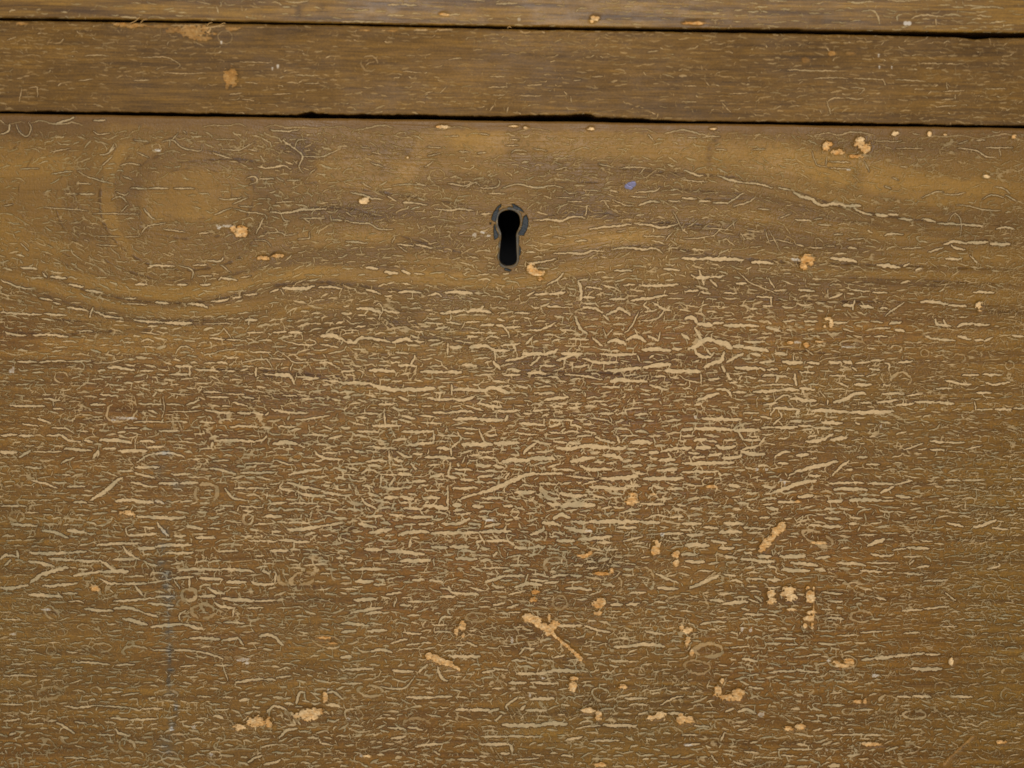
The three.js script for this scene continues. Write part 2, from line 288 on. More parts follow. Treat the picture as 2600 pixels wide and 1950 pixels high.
// ---------------------------------------------------------------- splits measured on the photograph: [width, x, y, x, y, ...] in the units of each close look
const SPLITS = [[
[12,0,870,50,850,60,800],[10,100,800,120,850,170,880,200,830,180,790],[14,360,800,420,780,480,760],[14,600,780,680,778],[10,600,850,640,868,710,860],[12,640,1000,700,990,740,950],[10,660,1070,720,1010],[10,700,990,735,930],[10,500,1105,560,1140,640,1165,740,1190],[10,490,1185,590,1188],[14,510,1252,610,1255],[9,420,1250,500,1255],[9,280,1340,570,1362],[10,790,1140,850,1160],[9,775,1070,830,1055,905,1068],[9,860,905,960,918],[10,1040,920,1110,905,1160,945,1210,965,1290,975,1300,940],[8,1110,905,1150,860],[8,1095,905,1090,950],[8,1180,845,1200,865],[9,880,985,960,1020],[10,1370,990,1500,1025],[10,1600,965,1660,980],[10,1680,1005,1705,1050],[8,1420,965,1540,970,1600,940,1650,915],[9,1390,900,1520,905],[14,1660,1080,1750,1085,1830,1070,1880,1095],[12,1820,905,1900,960,1950,1010,1930,1080,1960,1120],[9,1900,960,1920,910,1990,905],[9,1825,900,1850,930,1880,930],[12,1740,840,1850,850,1930,835],[10,1950,1010,2080,1010,2200,960],[12,1670,1155,1770,1155],[10,1780,1145,1830,1175],[12,1850,1165,1930,1165],[10,1610,1195,1660,1170,1640,1140,1590,1150],[8,2000,1120,2040,1090],[12,840,1215,950,1218],[12,950,1217,1090,1217],[12,1120,1217,1255,1218],[9,750,1240,800,1260,830,1245],[9,720,1290,770,1270,825,1310],[9,780,1370,830,1320],[9,600,1380,750,1380,900,1385],[12,925,1345,970,1400,1000,1415],[10,910,1505,960,1460,1070,1440],[10,1050,1480,1200,1500],[12,1280,1510,1350,1505],[8,630,1527,780,1528],[8,800,1530,900,1528],[12,1410,1285,1480,1290,1560,1275],[10,1600,1275,1500,1320],[10,1380,1390,1450,1360,1500,1345],[10,1510,1350,1600,1370,1700,1385,1720,1420],[16,1740,1370,1850,1375,1950,1355,2110,1350],[9,1640,1340,1540,1330],[10,1780,1310,1900,1300],[9,1720,1280,1750,1290],[9,1810,1380,1830,1420,1870,1430],[9,1960,1410,2000,1440],[10,1930,1410,2100,1410],[12,2140,1420,2210,1425],[9,2130,1390,2140,1430],[9,1700,1510,1800,1500,1850,1520,1920,1510],[10,1920,1545,1990,1540,1995,1500],[8,1640,1550,1720,1560,1750,1600],[12,1650,1510,1680,1450,1700,1410],[9,130,1090,250,1090],[9,330,1125,470,1105],[9,330,980,450,960],[8,20,1330,80,1320],[10,130,1570,180,1620],[9,540,1550,570,1560],[9,620,1580,760,1590]
],[
[9,540,1080,600,1040],[9,720,1190,800,1200,840,1180],[10,690,1185,770,1200],[9,800,1220,860,1180,900,1200],[10,900,1215,1000,1210,1025,1180,1015,1160],[12,1040,1215,1140,1190,1260,1215,1360,1200,1440,1215],[10,950,1250,1070,1252],[14,60,1245,150,1260,200,1280,270,1290],[12,300,1270,360,1300],[18,400,1310,470,1310],[12,470,1310,560,1325],[14,600,1350,700,1360,760,1350,860,1360],[10,880,1360,880,1390],[12,900,1385,970,1380],[12,20,1420,100,1440,180,1445,250,1480,340,1480],[9,490,1440,510,1480],[9,30,1370,70,1395],[14,30,1560,170,1570],[10,330,1570,350,1530],[12,360,1575,470,1590],[14,480,1580,600,1605],[8,370,1590,430,1630],[9,760,1515,800,1495],[16,1240,1425,1350,1420,1430,1425,1500,1400,1580,1410],[9,1580,1400,1590,1330],[9,1460,1300,1560,1305],[14,1920,1330,2000,1300,2060,1305],[12,2110,1300,2190,1300],[9,1750,1290,1800,1310,1850,1330,1890,1330],[9,1675,1295,1740,1300],[9,1700,1300,1735,1350],[16,1600,1480,1720,1465,1800,1460,1880,1445],[16,1890,1445,2000,1455,2080,1470,2180,1445],[8,2140,1360,2200,1470],[12,1950,1525,2100,1528],[10,2090,1560,2140,1500],[14,1510,1558,1590,1555],[9,1370,1530,1450,1540],[10,1660,1500,1700,1505],[9,1780,1500,1840,1490],[16,1370,1640,1480,1635,1560,1640,1620,1620,1700,1625],[16,1740,1610,1850,1600,1950,1610,2030,1605,2080,1640],[9,1440,1230,1480,1250,1530,1245],[9,1560,1225,1680,1235],[10,1730,1230,1790,1245],[12,1900,1245,2020,1235,2060,1210],[10,1860,1270,1980,1275],[9,1390,1275,1500,1280],[9,1380,1100,1460,1080],[9,1660,1060,1760,1080],[10,1800,1090,1900,1080,2000,1090],[9,1930,1120,1960,1090],[9,1980,870,2025,920],[9,1100,990,1130,970,1200,975],[9,1240,960,1330,975],[9,880,990,940,985],[9,760,980,830,985],[9,1090,900,1150,905],[9,1060,940,1150,940],[9,890,865,960,870],[9,700,880,760,880],[9,550,950,650,955],[9,560,1010,640,990],[9,200,980,260,1000],[9,130,950,190,960],[9,190,1050,280,1080],[9,130,1180,200,1220],[9,330,1200,450,1190,540,1200],[9,480,1180,550,1200]
],[
[14,20,1100,90,1130,140,1135],[16,230,1135,320,1165,400,1180],[10,0,1160,60,1170,170,1175],[14,400,1180,500,1190,590,1215],[12,620,1210,700,1230],[18,720,1245,800,1280,860,1290],[20,800,1265,890,1320,950,1325],[20,930,1320,1030,1320,1060,1340],[20,1050,1330,1160,1330],[16,1110,1345,1180,1380,1230,1390],[22,1250,1385,1330,1395],[16,1330,1385,1400,1390],[18,1400,1410,1490,1420],[18,1550,1415,1640,1435],[18,1650,1445,1800,1450],[16,1800,1450,1950,1460],[14,2030,1480,2080,1470,2150,1480],[8,1720,1430,1760,1380,1790,1400,1805,1450,1800,1520],[20,1690,1580,1760,1560,1840,1575],[22,1840,1570,1980,1565],[22,1990,1575,2120,1580],[16,1740,1580,1760,1600,1830,1615],[14,1690,1600,1590,1630],[16,0,1280,100,1285],[16,110,1300,190,1300],[14,200,1310,300,1310],[12,290,1320,350,1280,400,1245],[12,330,1335,420,1310,480,1275],[10,490,1350,570,1355],[10,630,1410,710,1380],[14,730,1420,840,1425],[9,850,1420,910,1410],[10,880,1450,970,1455],[12,980,1515,1040,1515],[12,1200,1485,1230,1505],[14,1310,1525,1360,1510,1430,1515],[10,1070,1550,1180,1540],[12,830,1600,910,1600],[14,1070,1600,1130,1605],[9,930,1590,990,1590],[10,1420,1605,1560,1600],[8,200,1530,250,1480,260,1460],[8,160,1470,250,1480,330,1490],[8,380,1500,410,1550],[8,370,1520,470,1510],[8,420,1490,520,1500],[8,540,1490,560,1560],[8,550,1560,620,1550,720,1575],[8,560,1480,640,1630],[8,330,1420,340,1480],[8,270,1500,360,1420],[14,740,1580,790,1590],[9,440,1600,520,1590],[9,0,1480,40,1510],[9,10,1540,100,1540,210,1520],[10,1960,955,2140,955],[10,1780,960,1890,970,1960,1010,2030,1020],[8,1780,930,1850,910],[9,2050,960,2060,1010],[10,1900,910,1960,905],[8,1240,910,1360,915,1420,910],[8,1380,960,1560,960],[9,2020,1205,2080,1220,2120,1255],[10,1940,1290,2000,1260,2080,1275],[10,2090,1260,2160,1300],[9,1770,1325,1850,1330,1950,1355,2060,1360],[9,1550,1280,1640,1240,1690,1240],[9,1690,1250,1740,1260,1830,1245],[9,1410,1075,1460,1080],[9,1360,1145,1400,1165],[10,1310,1205,1350,1220],[8,840,980,870,1060,940,1080],[8,935,1015,930,1070],[9,950,1085,1090,1095],[9,950,1045,1090,1050],[8,1180,1040,1210,1110],[10,130,890,180,880,250,885],[9,40,890,100,890],[9,220,965,290,970],[10,460,965,540,965]
],[
[18,130,75,240,85],[14,0,155,50,175,110,200,210,215],[14,270,110,300,140],[18,320,135,430,145],[18,440,185,540,200],[16,545,220,660,238],[14,800,275,880,275],[10,780,310,870,310,950,315],[18,1000,300,1090,310],[20,1210,310,1290,315,1340,335],[16,1360,295,1440,290,1480,275],[14,1500,270,1560,265],[14,1580,255,1660,245],[14,1740,235,1800,215],[24,1820,210,1900,210,1980,210,2030,190],[16,2050,205,2140,200,2210,215],[9,1810,215,1830,250],[14,250,270,340,290],[14,340,300,390,315],[16,430,330,570,355],[14,600,355,700,395,780,400],[18,860,415,950,425,1060,430],[22,1060,430,1130,435,1240,435],[10,1310,440,1490,435],[18,1580,415,1660,415],[14,1605,420,1605,445],[14,575,400,600,330],[16,0,365,120,375,270,380],[16,280,375,430,385],[12,490,485,600,485],[16,30,490,90,510,170,515],[18,210,515,320,510,440,525],[16,960,60,1130,65],[14,950,80,1000,60],[10,1150,60,1240,95,1235,150],[12,1240,60,1340,60],[14,1340,30,1420,35,1440,10],[9,1420,55,1490,110],[18,870,185,950,185],[14,1140,190,1210,185],[18,1290,187,1360,185],[12,1410,160,1430,135],[18,1430,140,1530,160],[10,1270,130,1370,130],[10,1550,140,1620,130],[10,900,490,1030,510],[20,690,720,780,725,870,740],[16,900,745,990,742],[20,1130,712,1240,715],[16,1220,710,1222,780],[16,1090,765,1220,765],[12,1010,765,1060,770],[18,1260,735,1330,738,1410,745],[14,1430,743,1520,743],[14,1550,740,1600,730],[16,1650,720,1650,780],[14,1700,760,1770,770],[28,1770,768,1860,770,1880,790],[18,1880,780,1900,830],[16,1920,780,2040,790],[18,1950,800,2060,790],[16,2080,800,2212,815],[16,110,685,240,685],[14,250,690,330,680],[14,330,680,430,680],[14,430,680,590,680],[10,600,690,700,690,820,665],[14,1590,495,1700,495],[16,1760,495,1850,490],[18,1860,495,1950,495],[30,2070,515,2150,520,2212,540],[12,1830,550,1920,570,2020,575,2030,550,1960,540],[14,1610,620,1750,622],[10,1780,605,1850,650,1890,685,1960,690,2020,685],[10,1890,690,1870,740],[16,2060,690,2120,690,2170,715],[12,1560,690,1700,665,1730,680,1760,730],[14,1350,530,1450,540],[12,1460,540,1560,545],[9,1440,460,1490,530],[10,1590,535,1640,545],[12,1130,635,1170,585,1250,605],[9,1380,630,1440,610,1530,600],[14,640,895,770,905],[10,1085,885,1240,900],[14,1310,880,1430,880],[12,1460,890,1580,895],[14,1330,910,1480,915],[12,1820,900,1920,905],[14,1560,910,1640,920],[16,580,960,680,960],[16,890,955,1050,960],[14,1070,955,1170,965],[14,1200,965,1290,930],[9,1050,900,1060,1010],[18,1320,990,1400,1010,1500,1015],[20,1530,1015,1620,1015],[18,1620,1010,1700,1025],[14,1710,1030,1735,1010],[16,1500,945,1600,970],[12,1430,970,1490,970],[18,1750,990,1850,1010,1990,1015],[10,1085,1005,1220,1005,1300,1000],[14,860,1075,960,1070,1060,1075],[12,1070,1070,1160,1070],[14,1290,1075,1390,1075],[12,1420,1060,1520,1050],[14,1900,1060,2010,1050,2130,1030],[18,1480,1105,1560,1100,1670,1105],[14,1680,1110,1760,1110],[16,1790,1100,1910,1105],[10,1990,1090,2000,1140],[14,2080,1095,2150,1120],[18,60,965,160,970,290,970],[14,280,920,390,935],[10,340,930,345,970],[14,340,985,410,990],[16,240,1050,330,1080],[14,140,1085,250,1100],[14,330,1110,420,1115,480,1145],[12,490,1130,570,1135],[16,1020,1130,1160,1130],[14,800,1115,900,1110],[18,0,1160,110,1155],[18,120,1160,220,1160],[18,300,1160,390,1160,440,1190,520,1200],[16,540,1190,600,1200],[26,640,1190,740,1190,850,1210],[20,900,1195,1000,1200],[12,160,1230,220,1225],[16,940,1235,1060,1235],[24,0,1268,110,1270],[18,120,1300,200,1260],[14,210,1265,400,1265],[20,410,1245,500,1250,590,1260],[16,660,1245,750,1245],[26,760,1260,860,1258,950,1260],[10,870,1250,870,1180],[22,1000,1280,1090,1275],[20,1380,1195,1480,1190,1560,1195,1650,1200],[20,1360,1235,1375,1205],[14,1280,1245,1370,1245],[16,1650,1195,1700,1185,1720,1160],[26,1760,1215,1850,1205,1920,1215],[14,1920,1220,1970,1240],[18,1950,1155,2040,1155,2120,1165],[18,2120,1180,2210,1160],[20,600,1310,630,1260,630,1300],[14,390,1340,480,1300],[14,880,1335,950,1290,1000,1275],[20,870,1365,960,1365,1030,1360],[16,1060,1270,1130,1280,1190,1300],[14,1370,1325,1480,1320],[14,1580,1340,1700,1340,1760,1345],[14,1760,1335,1780,1320,1850,1345,1900,1350],[20,2030,1260,2080,1300,2212,1315],[14,2030,1330,2100,1310],[18,160,1365,270,1370],[18,1100,1410,1230,1410],[16,760,1390,860,1390],[18,870,1400,930,1420,1000,1435],[20,1350,1375,1420,1380,1520,1410],[18,1550,1400,1680,1400,1780,1395],[22,1860,1415,1950,1395,2080,1375],[14,1650,1425,1760,1450],[20,1850,1460,1950,1490,2070,1510],[26,580,1580,680,1520,740,1460,790,1430],[20,470,1590,560,1590],[18,200,1450,290,1470,370,1500],[18,430,1490,550,1490],[20,1020,1470,1150,1465],[20,1160,1470,1280,1465],[14,840,1460,920,1480],[14,880,1460,950,1490,1020,1490],[18,1450,1500,1500,1560,1590,1580],[26,740,1580,860,1580,990,1595],[20,1000,1580,1060,1600],[16,1160,1590,1240,1580],[18,1820,1470,1810,1500,1900,1520],[22,1920,1520,1980,1545,2100,1550],[22,2070,1520,2212,1550],[16,1510,1500,1590,1500],[14,1590,1520,1610,1500,1740,1505],[18,1730,1600,1850,1590],[16,1860,1600,1950,1595,2050,1600],[14,1540,1615,1700,1625],[10,230,1545,300,1545],[16,0,1615,170,1615]
],[
[18,160,75,240,85],[22,280,105,370,110],[18,390,95,450,115],[12,470,110,540,120],[16,160,215,200,225,260,250],[18,370,235,440,230,520,240],[16,560,260,620,245,650,265],[24,670,235,760,235,850,245],[12,860,240,920,240],[18,1250,250,1340,245],[20,1340,245,1450,235],[14,1200,260,1250,230],[14,1210,45,1300,40,1390,20],[14,1330,190,1400,150,1440,110],[22,1530,160,1550,220,1545,290],[12,1530,160,1600,150],[18,1560,265,1640,270],[18,1920,190,2050,195,2180,180],[14,1820,190,1900,185],[18,1730,280,1840,280],[20,1870,290,1970,275,2110,255],[16,1760,95,1880,95],[18,2080,85,2190,95],[14,1580,200,1690,215],[22,100,340,180,345,260,365],[10,220,325,250,310,270,350,240,410],[18,270,350,380,370],[22,640,370,720,365,800,350],[24,810,360,900,350,970,370],[8,710,375,715,410],[12,900,350,920,320],[16,1120,370,1220,370],[10,1330,330,1500,335],[16,1330,325,1420,330],[18,1560,330,1640,340,1690,370],[20,1710,380,1770,360,1800,340,1870,385],[12,1830,500,1880,450,1920,360],[20,1510,390,1540,460,1590,500],[16,1620,525,1690,585],[26,1720,560,1780,545,1840,575],[24,1840,545,1900,520,1970,555],[10,1690,470,1710,520],[10,1710,520,1760,470],[14,1690,380,1730,420],[18,1980,515,2050,550],[12,2050,550,2060,490],[14,1950,320,2000,350],[16,2010,300,2080,340,2130,355],[14,1940,420,2040,405,2090,350],[18,540,430,660,440],[14,680,430,780,440],[14,800,430,900,425],[10,780,470,800,430],[20,900,450,990,445],[18,1000,445,1060,460],[18,1060,465,1160,460],[14,1040,445,1080,500,1085,530],[14,830,495,930,500],[16,1200,480,1300,475,1390,430],[14,1410,475,1520,485],[12,1430,370,1500,375],[22,0,540,80,560,130,530,250,540,320,560],[24,330,560,400,540,460,550],[14,470,550,540,555],[14,560,545,640,545],[14,690,560,690,640],[24,700,590,780,590],[28,830,590,900,580,950,590],[22,950,580,1000,610,1090,610],[22,980,680,1030,735],[14,990,610,1000,680],[18,1030,580,1160,565],[18,1110,570,1130,615],[18,1190,570,1240,520],[18,1470,535,1600,540],[26,1170,635,1260,630,1310,635],[24,1310,640,1370,620,1400,600],[20,1060,680,1130,665,1200,650],[18,1220,710,1290,650],[26,1420,630,1490,635,1560,630],[20,1390,675,1460,655,1500,640],[16,1440,700,1450,665],[22,1560,660,1640,685,1700,690,1790,685],[10,1700,700,1695,740],[20,1670,635,1780,640,1910,635],[14,1910,640,1930,680],[26,1940,605,2040,605,2130,610],[22,2140,600,2200,600],[16,1990,660,2020,640],[26,1700,745,1820,735,1940,720],[26,1950,720,2050,705,2130,700],[28,2090,740,2160,745,2212,745],[26,180,745,260,740,350,748],[20,510,748,600,750,690,752],[26,690,750,780,755],[16,450,710,480,640],[22,370,710,440,705,490,715],[14,350,625,440,630],[16,0,750,90,740],[10,100,735,140,750,130,790],[18,1050,770,1160,768],[20,1200,755,1330,760],[16,1335,780,1410,790],[16,1440,765,1560,775,1690,800],[30,1740,810,1800,800,1870,810],[20,1870,810,1980,810],[18,1990,830,2060,855,2110,865],[20,780,705,880,710],[16,1280,710,1390,710],[18,1500,720,1600,705],[12,1495,690,1495,750],[24,0,820,100,820,200,825],[30,190,830,280,855,380,865],[28,380,865,480,865,610,855],[22,720,865,830,865,950,870],[28,900,870,1000,855,1090,890],[16,1000,850,1090,835],[18,715,830,715,900],[20,560,915,640,930,720,925],[22,720,925,800,930,860,910],[14,640,890,635,940],[18,370,910,440,935],[18,240,960,350,955],[14,420,960,500,965],[14,520,970,590,970],[22,880,950,960,970,1040,975],[18,590,1010,690,1015],[20,690,1015,790,1000,860,1010],[16,800,965,920,1000],[18,1010,1000,1080,1005,1160,995],[22,1310,930,1400,920,1470,910],[18,1240,1005,1350,990],[16,280,1010,285,1100],[20,200,1095,300,1100,390,1095],[16,130,1015,250,1020],[18,390,1030,480,1055],[16,500,1030,600,1040],[22,720,1055,850,1050,950,1060],[26,900,1060,1050,1060],[20,1060,1070,1080,1030],[20,1150,1085,1240,1085,1320,1095],[20,1340,1105,1420,1085],[12,1310,1050,1310,1090],[20,0,1110,60,1110],[22,390,1135,500,1135,600,1130],[18,100,1130,250,1135],[14,740,1110,890,1120],[16,890,1115,920,1190,960,1220],[18,600,1150,600,1190],[14,750,1130,780,1190],[18,680,1160,760,1165],[18,940,1160,1010,1160],[14,1120,1145,1260,1155],[16,1340,1140,1420,1145],[18,1240,1190,1300,1210,1360,1215],[18,1370,1200,1460,1210],[20,1640,1170,1700,1195,1770,1210],[16,1520,1165,1620,1160],[18,1780,1160,1800,1210],[14,1800,1160,1920,1160],[30,1870,1205,1940,1200,2010,1210],[22,2060,1265,2130,1250,2212,1240],[14,2110,1270,2140,1320],[30,780,1220,870,1220,980,1215],[30,990,1210,1070,1210,1150,1205],[22,420,1225,500,1215,600,1205],[16,710,1240,760,1200],[14,710,1240,710,1290],[24,620,1240,700,1245],[18,170,1230,280,1240,360,1245],[20,1180,1280,1210,1240,1260,1210],[26,1390,1240,1480,1245,1560,1235],[30,1540,1230,1640,1230,1740,1240],[26,1740,1245,1840,1240],[22,540,1300,650,1300,740,1310],[30,1040,1330,1120,1320,1220,1320],[30,1220,1310,1320,1305,1380,1315],[26,1690,1290,1760,1290,1820,1315],[26,1480,1330,1560,1315,1640,1300],[22,1820,1330,1880,1320],[26,1990,1270,2050,1265],[24,2050,1320,2160,1315],[18,160,1330,220,1320,300,1325],[20,340,1310,400,1330],[14,310,1260,320,1320],[16,360,1260,400,1290,460,1300],[18,730,1375,850,1385],[24,1540,1350,1600,1380,1750,1380],[18,450,1340,490,1380],[14,560,1350,640,1345],[26,370,1410,460,1410],[16,690,1420,710,1330],[18,130,1410,180,1380,240,1400],[16,250,1410,360,1415],[18,260,1420,260,1470],[16,310,1490,350,1430],[30,880,1535,1000,1500,1090,1460,1180,1420,1280,1405],[22,1280,1410,1400,1405,1430,1410],[18,770,1570,880,1535],[16,1450,1420,1560,1430,1640,1440],[30,1680,1440,1800,1435,1920,1425],[28,1950,1440,2080,1440,2212,1435],[22,2040,1385,2170,1380],[16,1890,1400,1960,1410],[24,260,1490,330,1505,400,1500],[16,400,1500,460,1490],[20,770,1440,860,1450],[16,540,1500,560,1515,640,1515],[22,720,1500,800,1500,880,1495],[18,880,1430,990,1415],[18,1280,1470,1390,1475],[14,1060,1440,1090,1400],[28,1120,1530,1250,1525],[26,1410,1530,1500,1550,1590,1545],[24,1600,1490,1720,1500,1850,1505],[24,280,1560,370,1555],[24,380,1555,470,1570],[22,530,1565,640,1560],[16,690,1480,690,1620],[20,900,1565,1050,1560],[18,130,1560,160,1600,230,1630],[26,1330,1600,1420,1610],[36,1420,1615,1520,1605,1640,1610],[26,720,1610,780,1610],[24,530,1615,620,1610],[30,610,1620,690,1635],[26,850,1615,920,1620],[22,1050,1615,1110,1615],[20,400,1630,530,1635],[20,1930,1600,2090,1605]
],[
[22,0,15,110,20],[26,110,20,260,20,400,30],[24,450,45,530,40,590,50],[24,960,15,1060,25,1130,35],[24,1260,60,1340,65,1410,75],[14,1430,70,1470,45],[18,1510,90,1550,80],[18,1700,20,1810,20],[14,1860,0,1910,45],[26,90,145,180,135],[14,60,120,90,145],[14,110,90,135,150],[16,180,140,280,130],[14,180,150,230,200],[12,130,150,145,190],[10,360,100,440,170,530,210,620,250],[12,560,140,600,210],[18,350,180,420,180],[18,20,230,110,225],[14,120,235,190,245],[14,270,240,360,240],[16,750,220,860,225],[14,1080,220,1220,230],[14,1230,235,1330,240],[10,945,215,945,270],[14,950,275,1040,245],[22,1540,295,1640,300,1720,315],[20,1720,320,1840,325],[22,1040,320,1110,320],[14,1110,320,1120,285],[14,1105,320,1110,350],[20,1150,320,1240,335],[18,1880,235,2020,237],[14,1280,340,1330,335],[12,1310,390,1390,330,1440,300],[26,20,405,60,395,100,430],[28,100,440,200,445],[20,200,435,270,435],[24,270,450,380,450,500,455],[22,545,460,640,485],[14,520,320,590,325],[12,575,260,580,320],[14,480,265,590,270],[16,440,340,490,340],[14,650,425,740,415],[18,790,420,880,425],[18,980,435,1070,430],[14,1040,470,1110,490],[20,1340,440,1420,425],[14,1220,420,1300,430],[24,1380,475,1440,485],[14,1240,470,1350,465],[20,1640,405,1650,440,1740,455],[14,1690,410,1710,450],[22,1780,460,1810,440,1880,440],[18,1880,440,1990,445],[18,1570,520,1660,540,1770,545],[18,1780,520,1870,540],[16,1890,545,1950,545],[14,1950,555,2010,525],[18,2130,515,2212,520],[12,1240,520,1330,520],[34,90,590,140,545,210,545],[34,210,550,280,565,320,600],[24,330,585,400,585],[28,400,595,480,600,560,615],[22,40,605,100,575],[20,130,540,80,460],[24,80,600,120,650,190,650],[16,160,600,190,640],[14,190,650,210,620],[26,140,720,200,690,250,680,280,620],[22,290,690,340,660,400,630],[22,0,500,50,540],[24,600,630,680,635],[18,400,555,540,555],[20,450,630,510,645],[10,800,600,850,640],[22,500,690,600,680],[28,650,685,720,690,780,690],[10,720,640,722,685],[22,810,690,890,695],[24,950,685,1030,690],[22,1040,680,1100,695],[14,1120,695,1220,685],[14,1220,680,1310,670],[14,1310,690,1340,700,1340,740],[18,1400,690,1490,680],[24,340,720,420,725,500,730],[18,500,725,540,740],[18,550,735,620,735],[26,0,740,60,745,120,750],[18,260,710,280,750],[22,290,760,320,800],[14,125,760,125,830],[22,170,800,240,795],[16,370,800,390,770],[18,310,820,360,815],[18,760,750,860,755],[20,730,760,740,840],[22,520,775,600,770],[18,600,770,680,780],[14,610,820,620,770],[14,950,775,1060,775],[16,1100,720,1130,745],[14,1110,775,1180,775],[14,1190,780,1260,765],[16,1210,730,1280,740],[14,1000,815,1080,845],[20,1110,835,1230,830],[14,1300,830,1340,840],[20,220,860,300,870,320,910],[18,330,880,420,880],[24,100,930,180,905,240,885],[22,460,880,540,875,640,865],[24,640,865,760,865],[22,760,855,860,865],[14,510,835,620,830,720,835],[24,700,920,780,930,870,935],[14,600,940,650,905,710,905],[26,980,945,1060,925,1120,890,1190,890],[12,890,870,930,920],[14,940,960,940,930],[18,1290,890,1440,890],[14,1450,905,1560,890],[18,1700,805,1800,825,1870,830],[18,1810,770,1920,770],[18,1940,765,2070,770],[16,1960,820,2030,830,2120,815],[16,1640,860,1750,855],[14,1150,950,1230,950],[18,1260,950,1320,940,1400,930],[20,1380,965,1500,955],[18,1500,945,1640,945],[22,1640,945,1760,955],[24,830,1000,940,1000,1080,1010],[26,1080,1010,1220,1010,1370,1005],[20,590,985,670,985,760,995],[14,640,1010,650,1045],[14,570,1030,600,990],[20,760,1000,740,1020],[24,130,1050,260,1055,390,1055],[18,400,1015,500,1015],[14,590,1090,640,1050],[20,600,1105,680,1110,750,1105],[16,750,1095,850,1100],[20,850,1110,970,1115],[26,80,1115,200,1115,330,1125],[24,330,1125,420,1125,500,1120],[26,0,1120,70,1120],[16,360,1130,400,1190],[18,400,1190,510,1190],[24,900,1075,1040,1080],[14,1120,1075,1150,1090],[14,1280,1075,1350,1080],[24,800,1200,900,1190,980,1150],[26,960,1190,1070,1170],[24,80,1190,160,1185],[18,160,1190,230,1200],[16,270,1190,350,1190],[26,0,1240,60,1240],[26,90,1240,190,1240],[26,220,1225,270,1240,350,1230],[20,600,1300,650,1270,700,1265],[26,380,1260,430,1275,540,1280],[18,390,1250,500,1225],[16,500,1220,540,1170],[22,170,1290,260,1280],[24,260,1305,330,1305,390,1290],[26,0,1340,150,1340,340,1335],[20,0,1395,110,1395,240,1390],[16,240,1400,260,1420],[20,70,1300,150,1300],[26,730,1395,830,1370,930,1345,1010,1325],[20,970,1420,1020,1370,1080,1320],[14,690,1420,740,1395],[24,740,1290,820,1280],[18,620,1340,690,1340],[18,1130,1300,1200,1300],[16,1190,1345,1280,1345],[28,590,1530,700,1490,800,1460,870,1450],[14,530,1540,600,1530],[26,980,1505,1080,1505,1200,1510],[20,1200,1470,1370,1475],[16,1370,1480,1490,1450],[22,1280,1530,1370,1490],[26,750,1555,850,1545],[22,940,1585,1040,1580],[28,1080,1580,1200,1575,1290,1580],[20,1380,1550,1480,1560],[14,1290,1580,1370,1580],[18,1600,1195,1700,1205],[16,1700,1205,1830,1205],[14,1430,1255,1560,1210],[16,1600,1250,1700,1255],[12,1720,1260,1820,1270],[12,1830,1250,1940,1225],[16,1690,1445,1800,1450],[14,1810,1450,1960,1445],[14,2130,1440,2212,1440],[20,2020,990,2130,990],[14,1900,995,2010,990],[10,1890,940,1900,1000],[14,2140,985,2212,985],[18,1900,885,2000,885],[24,620,1590,740,1590],[22,300,1480,380,1490],[22,60,1630,130,1635],[18,820,1420,900,1420],[18,950,1470,1080,1465,1180,1465]
],[
